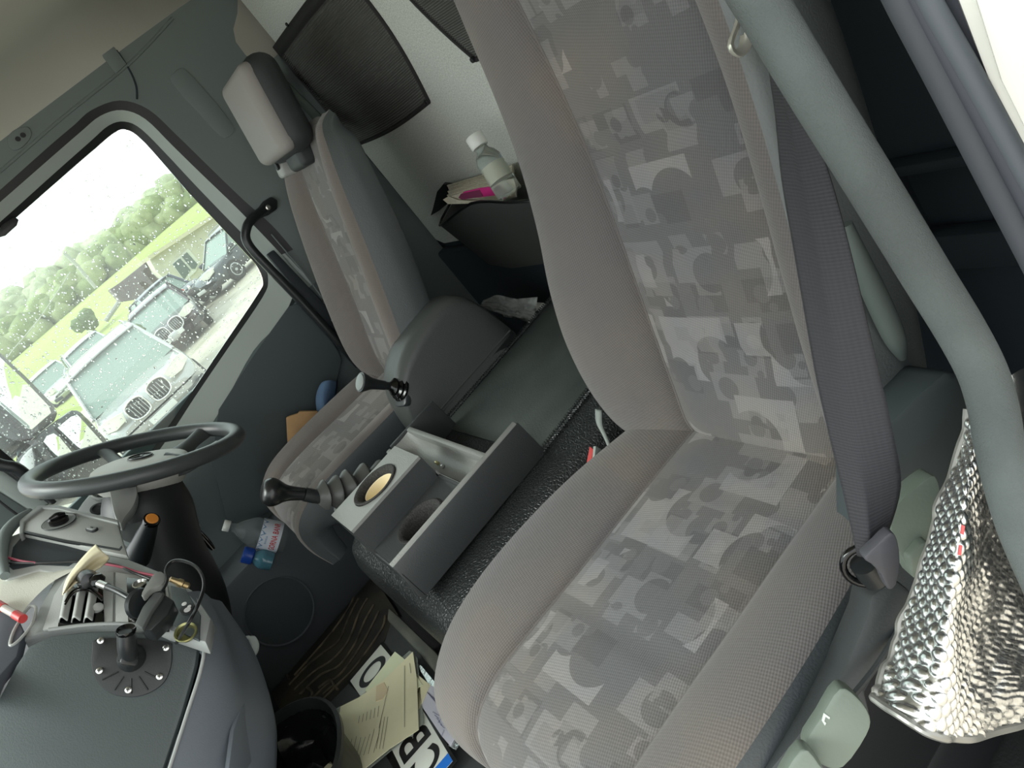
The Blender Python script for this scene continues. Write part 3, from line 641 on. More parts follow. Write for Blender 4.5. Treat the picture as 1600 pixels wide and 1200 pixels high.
# dark core keeps everything closed behind the panels
prism('core', [V((1.16, .86, .0)), V((1.16, .90, .70)), V((1.2, 1.0, .80)), V((1.4, 1.1, .82)), V((1.9, 1.2, .85)), V((1.9, 1.6, .85)), V((1.16, 1.6, .0))], (.0, .0, -.001), M_blk, dsh, r=0)
box('core', (1.25, .98, .0), (2.15, 1.65, .74), M_blk, dsh, r=.02)
patch('side_panel', [(-60, 1260), (-40, 1150), (-6, 1100), (25, 1040), (45, 1010), (80, 994), (140, 987), (200, 986), (260, 995), (309, 1010), (305, 1040), (285, 1110), (250, 1215), (230, 1290)], P1, N1, .02, M_ddark, dsh, r=.003)
e_in = [(40, 1014), (78, 990), (140, 983), (200, 982), (262, 990), (312, 1008), (307, 1045), (288, 1110), (250, 1225)]
e_out = [(30, 1000), (74, 976), (140, 969), (200, 968), (268, 976), (330, 1000), (324, 1045), (304, 1110), (268, 1228)]
tube('panel_border', [onp(a, b, P1+N1.normalized()*.002, N1) for a, b in [(76, 984), (140, 976), (200, 975), (262, 984), (300, 998), (318, 1012), (313, 1050), (294, 1110), (258, 1222)]], .003, M_dmid, dsh, n=10, sm=4)
# rear-facing grey flank of the pod
ea = [onp(a, b, P1, N1) for a, b in [(292, 925), (318, 960), (322, 1000), (316, 1050), (296, 1110), (262, 1215)]]
eb = [V(p) for p in (at(330, 935, 'x', 1.20), at(356, 985, 'x', 1.17), at(372, 1030, 'x', 1.14), at(382, 1075, 'x', 1.10), at(380, 1130, 'x', 1.06), at(366, 1235, 'x', 1.0))]
ec = [V(p) for p in (at(345, 945, 'x', 1.30), at(385, 1000, 'x', 1.28), at(408, 1045, 'x', 1.26), at(425, 1100, 'x', 1.22), at(433, 1150, 'x', 1.18), at(430, 1240, 'x', 1.12))]
ed = [p+V((.12, .10, -.02)) for p in ec]
grid('flank_panel', [ea, [(a+b)/2+V((-.006, -.008, .004)) for a, b in zip(ea, eb)], eb, ec, ed], M_dblue, dsh, su=4, sv=4, sharp=180)
tri = [(386, 1082), (424, 1148), (418, 1165), (385, 1202), (358, 1202), (366, 1140)]
tp = at(400, 1130, 'x', 1.15); tn = (ec[3]-eb[3]).cross(eb[4]-eb[3]).normalized()
patch('recess_rib', tri, tp+V((-.012, -.012, .004)), tn, .008, M_dblue, dsh, r=.003)
# fascia carrying the vents
fas = patch('vent_fascia', [(34, 1000), (60, 950), (84, 905), (110, 880), (150, 862), (200, 872), (250, 892), (300, 920), (330, 965), (322, 1004), (262, 984), (200, 974), (140, 974), (76, 984)], P2_, N2, .03, M_dmid, dsh, r=.006)
def up(px, h=.002): return P2_+N2.normalized()*h
patch('vent_bezel', [(66, 984), (84, 930), (108, 893), (178, 893), (176, 975), (120, 974)], up(0, .003), N2, .006, M_dgrey, dsh, r=.002)
vr = patch('vent_recess', [(90, 978), (98, 935), (112, 905), (160, 905), (163, 976), (130, 973)], up(0, .0045), N2, .004, M_gloss, dsh, r=.001)
for i, x0 in enumerate((93, 113, 132)):                            # broad curved blades
    nn_ = N2.normalized(); rows = []
    for q_, hgt in ((0, .003), (.35, .012), (.7, .014), (1, .007)):
        rows.append([onp(x0+15*q_+t*10, 975-t*(52+3*i), up(0), N2)+nn_*hgt for t in (0, .33, .66, 1)])
    grid('vent_fin', rows, M_dgrey, dsh, su=4, sv=4, th=.002, sharp=180)
lathe('vent_wheel', onp(153, 953, up(0), N2), (-.6, -.5, .4), [(.0, .012), (.007, .011), (.009, .008), (.009, 0)], M_dgrey, dsh, n=20)
patch('vent_bezel', [(180, 893), (240, 902), (262, 915), (268, 978), (200, 973), (180, 972)], up(0, .003), N2, .006, M_dgrey, dsh, r=.002)
patch('slot_recess', [(197, 902), (240, 905), (258, 920), (264, 985), (230, 985), (200, 972)], up(0, .0045), N2, .004, M_gloss, dsh, r=.001)
lathe('coin_ring', onp(219, 914, up(0, .006), N2), N2, [(.010, 0), (.012, .004), (.010, .005), (.007, .001)], M_steel, dsh, n=20, cap0=False)
patch('switch_panel', [(266, 914), (290, 920), (313, 960), (311, 1000), (285, 988), (271, 975)], up(0, .0035), N2, .006, M_ddark, dsh, r=.002)
bt = lathe('white_button', onp(293, 953, up(0, .006), N2), N2, [(.012, 0), (.011, .004), (0, .005)], M_blk, dsh, n=20)
for dx, dy, r in ((-3, -9, .004), (2, 0, .0055), (5, -5, .003)): lathe('button_highlight', onp(291+dx, 953+dy, up(0, .012), N2), N2, [(r, 0), (r, .0012), (0, .0015)], mat('white_mark', (225, 225, 222), .5), bt, n=10)
sk_ = lathe('lighter_socket', onp(291, 990, up(0, .004), N2), N2+V((-.3, 0, 0)), [(.0155, 0), (.0175, .004), (.0165, .006), (.0135, .004), (.012, -.006), (0, -.006)], mat('brass_ring', (160, 160, 110), .35, .8), dsh, n=28, cap0=False)
# upper module: fascia, rotary knob, rocker, open tray
mod = patch('switch_module', [(36, 832), (38, 815), (66, 793), (90, 794), (130, 804), (184, 817), (194, 850), (200, 868), (150, 858), (100, 845)], P3_, N3, .03, M_dgrey, dsh, r=.005)
patch('module_frame', [(30, 836), (30, 812), (60, 789), (92, 789), (132, 799), (185, 812), (184, 817), (130, 804), (90, 794), (66, 793), (38, 815), (36, 832)], P3_+N3.normalized()*.004, N3, .02, M_dmid, dsh, r=.002)
ko = onp(93, 817, P3_+N3.normalized()*.001, N3)
kb = lathe('rotary_switch', ko, N3, [(.030, 0), (.031, .003), (.029, .004), (.0225, .002), (.0, .002)], M_dmid, dsh, n=40)
lathe('switch_knob', ko+N3.normalized()*.002, N3, [(.018, 0), (.018, .008), (.014, .010), (0, .010)], M_gloss, kb, n=32)
M3 = frame(N3, (0, 0, 1)); kd_ = (onp(105, 812, P3_, N3)-onp(82, 821, P3_, N3)).normalized()
tube('knob_grip', [ko+N3.normalized()*.014-kd_*.014, ko+N3.normalized()*.016, ko+N3.normalized()*.014+kd_*.014], [.004, .007, .004], M_gloss, kb, n=10)
tube('module_ring', [ko+N3.normalized()*.003+M3 @ V((.0305*math.cos(a), .0305*math.sin(a), 0)) for a in [k*math.pi/16 for k in range(32)]], .0012, M_blk, kb, n=6, sm=0, closed=True)
ro = onp(144, 828, P3_+N3.normalized()*.0005, N3)
rd = onp(156, 831, P3_, N3)-onp(132, 825, P3_, N3)
rb = plate('rocker_switch', ro+N3.normalized()*.004, N3, rd.cross(N3), .026, .014, .005, M_blk2, dsh, rc=.006)
plate('rocker_face', ro+N3.normalized()*.0055, N3, rd.cross(N3), .022, .011, .003, M_dmid, rb, rc=.005)
plate('rocker_mark', ro+N3.normalized()*.006+rd.normalized()*.001, N3, rd.cross(N3), .008, .0015, .001, M_gloss, rb, rc=.0005, r=0)
patch('tray_surround', [(0, 900), (4, 860), (14, 838), (36, 830), (100, 845), (150, 857), (200, 868), (215, 905), (180, 925), (120, 905), (60, 890), (10, 905)], P3_-N3.normalized()*.012, N3, .03, M_dgrey, dsh, r=.004)
patch('open_tray', [(14, 885), (20, 855), (34, 838), (55, 836), (110, 847), (150, 858), (158, 870), (130, 885), (60, 882), (20, 890)], P3_-N3.normalized()*.011, N3, .006, mat('tray_dark', (52, 58, 62), .8), dsh, r=.001)
patch('module_joint', [(38, 829), (100, 843), (186, 857), (190, 852), (191, 855), (187, 860), (100, 846), (38, 832)], P3_+N3.normalized()*.001, N3, .004, M_blk, dsh, r=0)
# padded brow at the left of the tray and the top pad behind
tube('brow', [onp(48, 798, P3_, N3), onp(24, 816, P3_, N3), onp(6, 840, P3_, N3), onp(2, 872, P3_, N3), onp(8, 900, P3_, N3)], [.006, .011, .012, .011, .008], M_side, dsh, n=14, sm=5)
ta = [(-60, 1000), (-30, 935), (8, 893), (60, 881), (110, 884), (128, 888)]
tb = [(-60, 1060), (-20, 1005), (18, 985), (40, 950), (78, 912), (112, 893)]
pa = [onp(a, b, P3_-N3.normalized()*.02, N3) for a, b in ta]; pb = [onp(a, b, P2_+N2.normalized()*.004, N2) for a, b in tb]
grid('top_pad', [pa, [(p+q)/2+V((0, 0, .006)) for p, q in zip(pa, pb)], pb], M_dtop, dsh, su=4, sv=5, sharp=180)
patch('left_recess', [(-60, 1080), (-30, 1010), (0, 945), (22, 955), (36, 985), (26, 1025), (0, 1055), (-20, 1100)], P2_+N2.normalized()*.007, N2, .02, mat('recess_grey', (84, 88, 96), .7), dsh, r=.003)
tube('recess_bezel', [onp(a, b, P2_+N2.normalized()*.008, N2) for a, b in [(46, 947), (56, 950), (50, 975), (30, 1000), (16, 1008), (22, 985), (40, 955), (48, 947)]], .0025, M_dgrey, dsh, n=8, sm=4)
# far side vent by the windscreen pillar
P5, N5 = V((2.0, .93, .93)), V((-.5, -.5, .7))
patch('corner_vent_housing', [(118, 800), (128, 785), (142, 768), (150, 766), (176, 775), (178, 810), (150, 803)], P5, N5, .05, M_dmid, dsh, r=.006)
lathe('corner_vent', onp(163, 768, P5+N5.normalized()*.004, N5), N5, [(.032, 0), (.036, .008), (.032, .010), (.024, .002), (0, .001)], M_dmid, dsh, n=24, cap0=False)
for k in range(3): patch('corner_vent_fin', [(152, 764+5*k), (172, 768+5*k), (172, 770+5*k), (152, 766+5*k)], P5+N5.normalized()*.012, N5, .004, M_blk, dsh, r=0)
lathe('corner_switch', onp(155, 796, P5+N5.normalized()*.002, N5), N5, [(.020, 0), (.021, .003), (.016, .004), (.013, .001), (0, .002)], M_blk2, dsh, n=24)
# A-pillar at far left with its grab tube
ap = patch('pillar_trim', [(-80, 640), (0, 728), (82, 786), (62, 795), (50, 800), (0, 768), (-80, 700)], (2.08, .95, .98), (-1, -.4, .1), .05, M_frame, None, r=.01, struct=True)
ap.name = 'trim_1'
patch('pillar_base', [(-60, 740), (0, 768), (50, 800), (20, 818), (0, 840), (-60, 860)], (2.08, .96, .98), (-1, -.4, .1), .04, M_side, ap, r=.006)
patch('pillar_rubber', [(-60, 660), (0, 700), (36, 730), (90, 784), (82, 788), (0, 730), (-60, 690)], (2.06, .95, .98), (-1, -.4, .1), .03, M_blk, ap, r=.004)
tube('pillar_grab_tube', [at(-60, 705, 'x', 2.04), at(0, 726, 'x', 2.04), at(26, 732, 'x', 2.04), at(50, 752, 'x', 2.05), at(70, 775, 'x', 2.07)], .015, M_blk, ap, n=12)
tube('pillar_joint', [at(-40, 750, 'x', 2.03), at(0, 784, 'x', 2.03), at(28, 805, 'x', 2.03)], .003, M_blk, ap, n=6)

# ------------------------------------------------------------ things fixed to or lying on the dashboard
mt = thing('phone_mount_base', 'black plastic bracket screwed onto the dark dashboard panel with five screws', 'mount', tuple(onp(205, 1030, P1, N1)))
Dp = [(150, 999), (205, 997), (262, 1003), (268, 1012), (267, 1040), (256, 1066), (232, 1083), (204, 1089), (172, 1083), (150, 1062), (143, 1040), (144, 1015)]
patch('bracket_plate', Dp, P1+N1.normalized()*.004, N1, .004, M_blk, mt, r=.001, smoothn=3)
for x, y in ((158, 1001), (260, 1012), (156, 1048), (250, 1057), (201, 1078)):
    s_ = lathe('screw', onp(x, y, P1+N1.normalized()*.0045, N1), N1, [(.0052, 0), (.005, .002), (.003, .0032), (0, .0034)], M_steel, mt, n=14, label='bright cross-head screw')
    for q in (0, 1): box('screw_slot', (-.0006, -.0028, .003), (.0006, .0028, .0038), M_blk, s_, r=0, M=Matrix.Translation(onp(x, y, P1+N1.normalized()*.0045, N1)) @ frame(N1).to_4x4() @ Matrix.Rotation(q*math.pi/2, 4, 'Z'))
for a in range(-60, 61, 30):
    c = math.radians(a); p = (205+24*math.sin(c), 1040+20*math.cos(c)); q = (205+52*math.sin(c), 1040+44*math.cos(c))
    tube('rib', [onp(*p, P1+N1.normalized()*.0045, N1), onp(*q, P1+N1.normalized()*.0045, N1)], .0013, M_blk2, mt, n=6, sm=0)
b0_ = onp(206, 1028, P1+N1.normalized()*.004, N1)
lathe('socket', b0_, N1, [(.021, 0), (.021, .004), (.016, .010), (.014, .020)], M_blk2, mt, n=28)
t0 = b0_+N1.normalized()*.016; t1 = at(217, 992, 'y', (b0_.y-.01))
tube('ball_arm', [t0, t0+N1.normalized()*.008+V((0, -.012, .012)), t0+N1.normalized()*.012+V((0, -.028, .028))], [.014, .014, .013], M_blk2, mt, n=20)
lathe('ball_cup', t0+N1.normalized()*.012+V((0, -.028, .028)), V((-.2, -.6, .75)), [(.0135, -.004), (.0145, 0), (.0135, .003), (.011, .001), (0, -.004)], M_gloss, mt, n=24)
plate('wing_nut', t0+N1.normalized()*.014+V((-.002, .003, -.010)), (-.9, -.4, .1), (.0, .5, 1), .012, .026, .008, M_blk2, mt, rc=.005, r=.002)
# radio handset box on its articulated bracket
ph = thing('handset_holder', 'dark grey device box clamped on an arm over the dashboard slot', 'device holder', tuple(onp(235, 950, P2_, N2)))
PH = P2_+N2.normalized()*.055
HB = [(204, 978), (214, 950), (226, 925), (240, 908), (253, 894), (262, 900), (270, 940), (262, 958), (232, 985), (216, 985)]
patch('device_box', [(222, 984), (216, 975), (240, 932), (254, 926), (272, 938), (262, 960), (236, 985)], PH+N2.normalized()*.012, N2+V((-.4, 0, 0)), .035, M_blk2, ph, r=.003)
patch('device_face', [(210, 974), (222, 948), (240, 925), (256, 923), (252, 932), (236, 955), (222, 982)], PH+N2.normalized()*.022, N2+V((-.4, 0, 0)), .014, mat('device_grey', (84, 87, 86), .4), ph, r=.003)
patch('clamp_plate', [(222, 925), (240, 897), (252, 893), (258, 902), (252, 914), (236, 920), (224, 932)], PH+N2.normalized()*.03, N2+V((-.3, 0, 0)), .012, mat('clamp_grey', (120, 122, 118), .35), ph, r=.003, smoothn=3)
lathe('swivel_disc', onp(216, 942, PH, N2), (.7, .4, .3), [(.022, -.006), (.024, 0), (.020, .006), (0, .008)], M_blk2, ph, n=28)
tube('arm_rod', [onp(155, 912, PH-N2.normalized()*.01, N2), onp(184, 924, PH, N2), onp(212, 940, PH, N2)], .0048, M_blk2, ph, n=12)
tube('arm_sleeve', [onp(155, 912, PH-N2.normalized()*.01, N2), onp(168, 917, PH-N2.normalized()*.006, N2)], .0062, M_steel, ph, n=14, sm=0)
lathe('ball_joint', onp(152, 907, PH-N2.normalized()*.022, N2), N2, [(.0, -.012), (.010, -.007), (.013, 0), (.010, .008), (0, .012)], M_gloss, ph, n=24)
lathe('ball_clamp', onp(137, 906, PH-N2.normalized()*.026, N2), V((1, .2, 0)), [(.0, -.02), (.013, -.016), (.017, 0), (.016, .012), (.010, .016), (0, .018)], M_blk2, ph, n=24)
for dy in (0, 4): tube('vent_strap', [onp(a, b+dy, PH-N2.normalized()*.03, N2) for a, b in [(102, 940), (112, 925), (128, 918), (146, 922), (160, 934)]], .0018, M_gloss, ph, n=6)
lathe('rod_tip', onp(284, 912, PH-N2.normalized()*.01, N2), at(295, 915, 'x', 1.2)-at(270, 905, 'x', 1.2), [(.004, -.02), (.005, -.008), (.0065, -.006), (.007, 0), (.005, .002), (.0055, .010), (.003, .013), (0, .013)], mat('brass_tip', (170, 150, 110), .35, .8), ph, n=16)
cb_ = [onp(a, b, PH+N2.normalized()*.03, N2) for a, b in [(252, 925), (261, 908), (259, 890), (268, 878), (284, 876), (304, 884), (316, 900), (318, 920), (308, 948), (292, 978)]]+[onp(276, 1004, P1+N1.normalized()*.004, N1)]
tag(tube('power_cable', cb_, .0026, mat('cable_black', (26, 27, 28), .3), n=8), 'black cable looping from the device holder down to the side panel', 'cable')
wires = [([(-40, 862), (0, 868), (30, 876), (56, 880)], 'red', .0024), ([(158, 880), (190, 886), (215, 894), (245, 900)], 'red2', .0024), ([(-40, 876), (0, 879), (60, 880), (110, 878), (150, 878), (185, 884), (205, 893), (235, 905)], 'blk', .0022)]
rc_ = mat('cable_red', (176, 70, 92), .5)
for i, (pl_, c_, r_) in enumerate(wires):
    tag(tube('wire', [onp(a, b, P3_-N3.normalized()*.002, N3) for a, b in pl_], r_, rc_ if c_ != 'blk' else mat('cable_black', (26, 27, 28), .3), n=8), ('red wire crossing the tray at the far left of the dashboard', 'red wire between the folded cream paper and the device holder', 'black wire running across the dashboard under the folded paper')[i], 'wire')
cp = mat('cream_tissue', (226, 216, 184), .9, var=.05, vscale=30)
PN = P3_+N3.normalized()*.015
ra_ = [onp(a, b, PN, N3) for a, b in [(98, 930), (103, 908), (118, 885), (136, 864), (150, 851)]]
rb_ = [onp(a, b, PN+N3.normalized()*.012, N3) for a, b in [(99, 928), (112, 905), (128, 888), (145, 872), (160, 862)]]
rc2 = [onp(a, b, PN-N3.normalized()*.004, N3) for a, b in [(100, 926), (118, 905), (136, 890), (152, 878), (171, 872)]]
rd_ = [onp(a, b, PN+N3.normalized()*.006, N3) for a, b in [(102, 926), (122, 908), (140, 898), (148, 892), (158, 886)]]
tag(grid('folded_paper', [ra_, rb_, rc2, rd_], cp, su=4, sv=3, th=.002, sharp=180), 'cream folded paper stuck upright in the dashboard vent', 'paper')
rcl = thing('glass_ampoule', 'small clear tube with red ends at the far left edge of the dashboard', 'tube', tuple(onp(15, 955, P2_, N2)))
q0, q1, q2, q3 = [onp(a, b, P2_+N2.normalized()*.02, N2) for a, b in ((-14, 938), (6, 950), (24, 960), (36, 967))]
rm_ = mat('red_plastic', (190, 62, 62), .4)
tube('red_end', [q0, q1], .0075, rm_, rcl, n=14, sm=0); tube('clear_body', [q1, q2], .0065, mat('clear_grey', (190, 180, 172), .2), rcl, n=14, sm=0); tube('red_end', [q2, q3], .0075, rm_, rcl, n=14, sm=0)
# ================================================================== DRIVER SIDE DETAILS
# driver headrest (part of the driver seat)
def rbox(name, c, size, rx, m, parent, r=.03, seg=5, **k):
    M = Matrix.Translation(V(c)) @ Matrix.Rotation(rx, 4, 'X'); s = V(size)/2
    return box(name, -s, s, m, parent, r=r, seg=seg, M=M, **k)
hr_ = rbox('headrest', (1.755, -.180, 1.228), (.26, .088, .235), math.radians(14), mat('headrest_shaded', (50, 54, 55), .6, bump=.1, bscale=500), ds, r=.042)
rbox('headrest_face', (1.755, -.148, 1.235), (.245, .05, .215), math.radians(14), mat('headrest_lit', (150, 146, 142), .7, bump=.1, bscale=500), hr_, r=.024)  # same vinyl in two tones; light on the front is coloured in
rbox('headrest_neck', (1.755, -.165, 1.11), (.12, .05, .07), math.radians(14), MC['headrest_shaded'], ds, r=.015)
rbox('belt_guide', (1.90, -.165, 1.115), (.05, .05, .075), math.radians(20), M_dgrey, ds, r=.01)
lathe('guide_slot', V((1.885, -.137, 1.12)), (0, 1, .3), [(.011, -.004), (.011, .003), (.007, .003), (0, .002)], M_blk, ds, n=16)
# driver's grab handle, belt, door pulls
gh = thing('grab_handle', 'black tube grab handle bolted beside the driver window', 'handle', tuple(at(420, 320, 'x', 2.14)))
hp = [at(414, 326, 'x', 2.135), at(404, 334, 'x', 2.115), at(394, 342, 'x', 2.10), at(386, 354, 'x', 2.09), at(384, 372, 'x', 2.09), at(394, 390, 'x', 2.09), at(420, 418, 'x', 2.09), at(470, 470, 'x', 2.095), at(530, 536, 'x', 2.10), at(560, 570, 'x', 2.13)]
tube('handle_tube', hp, .0135, M_blk2, gh, n=14)
patch('mount_foot', [(400, 330), (412, 314), (424, 307), (434, 312), (434, 326), (420, 336), (408, 340)], (2.135, 0, 1), (-1, 0, 0), .016, M_blk2, gh, r=.005)
lathe('bolt', at(419, 324, 'x', 2.118), (-1, 0, 0), [(.008, 0), (.0075, .003), (.004, .004), (.003, .002), (0, .002)], M_steel, gh, n=16)
bt_ = thing('belt_reel_cover', 'dark rectangular cover strip beside the driver window grab handle', 'cover', tuple(at(460, 450, 'x', 2.13)))
patch('cover', [(417, 398), (428, 390), (520, 488), (540, 520), (530, 532), (500, 500), (470, 462)], (2.128, 0, .9), (-1, 0, 0), .02, mat('cover_dark', (44, 50, 54), .6), bt_, r=.004)
tube('edge_strip', [at(424, 366, 'x', 2.13), at(470, 420, 'x', 2.13), at(512, 476, 'x', 2.13)], .0022, M_side, bt_, n=8, sm=0)
for p in ((507, 472), (520, 500)): lathe('rivet', at(*p, 'x', 2.126), (-1, 0, 0), [(.005, 0), (.004, .003), (0, .003)], M_steel, bt_, n=10)
dbl = tag(grid('seat_belt_webbing', [[at(408, 108, 'y', -.40), at(440, 118, 'y', -.40)], [at(442, 140, 'y', -.38), at(472, 150, 'y', -.38)], [at(480, 176, 'y', -.37), at(506, 184, 'y', -.37)], [at(506, 214, 'y', -.36), at(530, 214, 'y', -.36)]], mat('belt_green', (58, 64, 58), .7, bump=.5, bscale=200), sv=6, su=2, th=.002, sharp=180), 'dark green ribbed belt webbing hanging behind the driver headrest', 'seat belt')
# door furniture
hnd = None
if False: patch('door_pull_recess', [(322, 652), (340, 606), (364, 587), (368, 602), (352, 640), (340, 668)], (2.142, .3, .7), (-1, 0, 0), .004, M_blk, d1, r=.002)
if False: tube('door_pull', [at(330, 650, 'x', 2.13), at(342, 618, 'x', 2.12), at(356, 600, 'x', 2.12), at(366, 594, 'x', 2.13)], .006, M_door, d1, n=10, flat=.6)
patch('inner_handle', [(342, 650), (356, 630), (370, 628), (376, 640), (370, 668), (355, 690)], (2.138, .3, .65), (-1, 0, .2), .012, M_side, d1, r=.005, smoothn=3)
lower = [(330, 720), (342, 640), (396, 556), (452, 478), (466, 474), (482, 486), (512, 520), (528, 548), (534, 562), (528, 590), (505, 660), (470, 735), (440, 790), (360, 830)]
patch('door_inset', lower, (2.1385, .2, .6), (-1, 0, 0), .006, mat('door_inset_plastic', (72, 81, 83), .8, bump=.1, bscale=600), d1, r=.003)
sp = thing('door_speaker', 'round dark speaker grille low in the driver door pocket', 'speaker', tuple(at(437, 955, 'x', 2.04)))
so = at(437, 955, 'x', 2.028); sa = V((-1, -.05, .12))
lathe('speaker_ring', so, sa, [(.104, -.02), (.104, .003), (.102, .004), (.100, .003), (.098, 0)], M_doorlow, sp, n=48, cap0=False)
lathe('speaker_grille', so, sa, [(.098, 0), (.06, .006), (0, .008)], mat('speaker_cloth', (66, 73, 74), .9, bump=.6, bscale=500), sp, n=48)
# paper bag and blue cloth in the door
pb = patch('paper_bag', [(447, 652), (466, 646), (466, 643), (496, 642), (500, 668), (503, 690), (486, 720), (466, 748), (452, 745), (456, 722), (449, 690)], (2.05, .31, .5), (-1, .15, .25), .05, mat('kraft_paper', (176, 140, 98), .85, bump=.5, bscale=30, var=.08, vscale=20), r=.004)
tag(pb, 'folded brown paper bag tucked between driver seat and door', 'paper bag')
cl = [[at(x, y, 'x', 2.08-d) for x, y, d in r] for r in ([(496, 612, 0), (503, 598, .02), (515, 594, .03), (526, 596, 0)], [(494, 625, 0), (502, 618, .03), (512, 616, .03), (524, 615, 0)], [(496, 645, 0), (502, 642, .025), (509, 642, .03), (518, 640, 0)], [(498, 672, 0), (502, 672, .02), (507, 668, .02), (514, 660, 0)])]
tag(grid('blue_cloth', cl, mat('denim_blue', (86, 112, 142), .95, bump=.6, bscale=200), su=4, sv=4, th=.004, sharp=180), 'crumpled blue cloth stuffed behind the paper bag by the door', 'cloth')
# bottles
clear = mat('clear_pet', (228, 236, 236), .08, trans=.92, ior=1.22)
wb1 = thing('water_bottle', 'large clear water bottle with white cap and red lettering in the door pocket', 'bottle', tuple(at(405, 835, 'x', 2.04)))
c0, c1 = at(351, 821, 'x', 2.06), at(447, 842, 'x', 2.02); ax = (c1-c0); Lb = ax.length; ax.normalize()
lathe('cap', c0-ax*.004, ax, [(0, 0), (.0155, 0), (.0165, .002), (.0165, .017), (.0150, .019), (0, .019)], mat('white_plastic', (228, 230, 224), .4), wb1, n=32)
lathe('body', c0+ax*.014, ax, [(.012, 0), (.013, .012), (.020, .024), (.034, .045), (.043, .068), (.045, .08), (.043, .084), (.045, .09), (.045, Lb-.03), (.041, Lb-.014), (0, Lb-.012)], clear, wb1, n=40, sharp=60)
lab0 = Lb*.57; lab1 = Lb*.90; RL = .0458
upv = (CC-c0); upv = (upv-ax*upv.dot(ax)).normalized(); sdv = ax.cross(upv)
def cyl(a, s, r): return c0+ax*s+(upv*math.cos(a)+sdv*math.sin(a))*r
rows = [[cyl(-1.9+3.8*k/24, s, RL) for k in range(25)] for s in (lab0, (lab0+lab1)/2, lab1)]
lb = grid('paper_label', rows, mat('label_white', (214, 220, 228), .6), wb1, sharp=180)
mt_ = []
for k in range(7):                                                   # blue peaks printed along the label's upper edge
    a0 = -1.5+.42*k; mt_.append(([cyl(a0, lab0+.001, RL+.0004), cyl(a0+.2, lab0+.012+.004*(k % 2), RL+.0004), cyl(a0+.4, lab0+.001, RL+.0004)], [(0, 1, 2)]))
vs, fs = join(mt_); obj('printed_peaks', vs, fs, mat('label_blue', (110, 142, 180), .6), lb)
def wraptext(name, s, size, a0, s0, r, m, parent, sgn=1, sx=1):
    cu = bpy.data.curves.new(name, 'FONT'); cu.body = s; cu.size = size; cu.align_x = 'CENTER'; cu.offset = size*.02; cu.resolution_u = 3
    t = bpy.data.objects.new('tmp', cu); SC.collection.objects.link(t); me = bpy.data.meshes.new_from_object(t.evaluated_get(bpy.context.evaluated_depsgraph_get())); bpy.data.objects.remove(t)
    bm = bmesh.new(); bm.from_mesh(me); bmesh.ops.triangulate(bm, faces=bm.faces); bm.verts.index_update()
    vs = [cyl(a0+sgn*v.co.x*sx/r, s0-v.co.y, r) for v in bm.verts]; fs = [[v.index for v in f.verts] for f in bm.faces]; bm.free()
    return obj(name, vs, fs, m, parent, smooth=False)
wraptext('label_lettering', 'GORNA BANR', .023, .05, lab1-.010, RL+.0006, mat('label_red', (196, 58, 66), .5), lb, sgn=-1, sx=.60)
wraptext('label_small_print', 'BANKIA', .007, .35, lab0+.022, RL+.0006, MC['label_blue'], lb, sgn=-1)
wb2 = thing('blue_bottle', 'small blue bottle with dark blue cap below the large bottle in the door pocket', 'bottle', tuple(at(405, 872, 'x', 2.03)))
d0, d1_ = at(379, 866, 'x', 2.02), at(428, 878, 'x', 2.0); a2 = d1_-d0; L2 = a2.length; a2.normalize()
lathe('cap', d0, a2, [(0, 0), (.022, 0), (.024, .004), (.024, .028), (.02, .032), (0, .032)], mat('cap_blue', (28, 66, 148), .35), wb2, n=32)
lathe('body', d0+a2*.03, a2, [(.016, 0), (.021, .008), (.0285, .022), (.029, L2-.06), (.026, L2-.035), (0, L2-.03)], mat('bottle_aqua', (96, 150, 168), .12, bump=.4, bscale=120, trans=.35), wb2, n=36)
cs = [[at(x, y, 'x', 2.06-d) for x, y, d in r] for r in ([(440, 782, 0), (452, 780, .02), (462, 786, .01)], [(440, 800, .0), (452, 798, .03), (462, 802, .01)], [(446, 812, 0), (452, 816, .01), (458, 812, 0)])]
tag(grid('tissue', cs, mat('tissue_white', (178, 180, 172), .95, bump=.4, bscale=60), su=4, sv=4, th=.003, sharp=180), 'crumpled whitish tissue above the water bottle by the gear lever', 'tissue')

# ================================================================== REAR WALL ITEMS
netm = bpy.data.materials.new('ribbed_net'); netm.use_nodes = True; E.nt = netm.node_tree; b_ = E.nt.nodes['Principled BSDF']; b_.inputs['Base Color'].default_value = lin((84, 84, 80)); b_.inputs['Roughness'].default_value = .8
t_ = E.nt.nodes.new('ShaderNodeTexCoord'); s__ = E.nt.nodes.new('ShaderNodeSeparateXYZ'); E.nt.links.new(t_.outputs['UV'], s__.inputs[0])
wv = (E(s__.outputs[1])*(6.2832*62)).sin()*.5+.5; wv2 = (E(s__.outputs[0])*(6.2832*120)).sin()*.5+.5
al = E.op('MINIMUM', wv*.85+.42+wv2*.06, 1.0); E.nt.links.new(al.k, b_.inputs['Alpha'])
bp = E.nt.nodes.new('ShaderNodeBump'); bp.inputs['Strength'].default_value = .8; bp.inputs['Distance'].default_value = .003; E.nt.links.new(wv.k, bp.inputs['Height']); E.nt.links.new(bp.outputs[0], b_.inputs['Normal'])
M_hem = mat('net_hem', (38, 38, 37), .8, bump=.3, bscale=400)
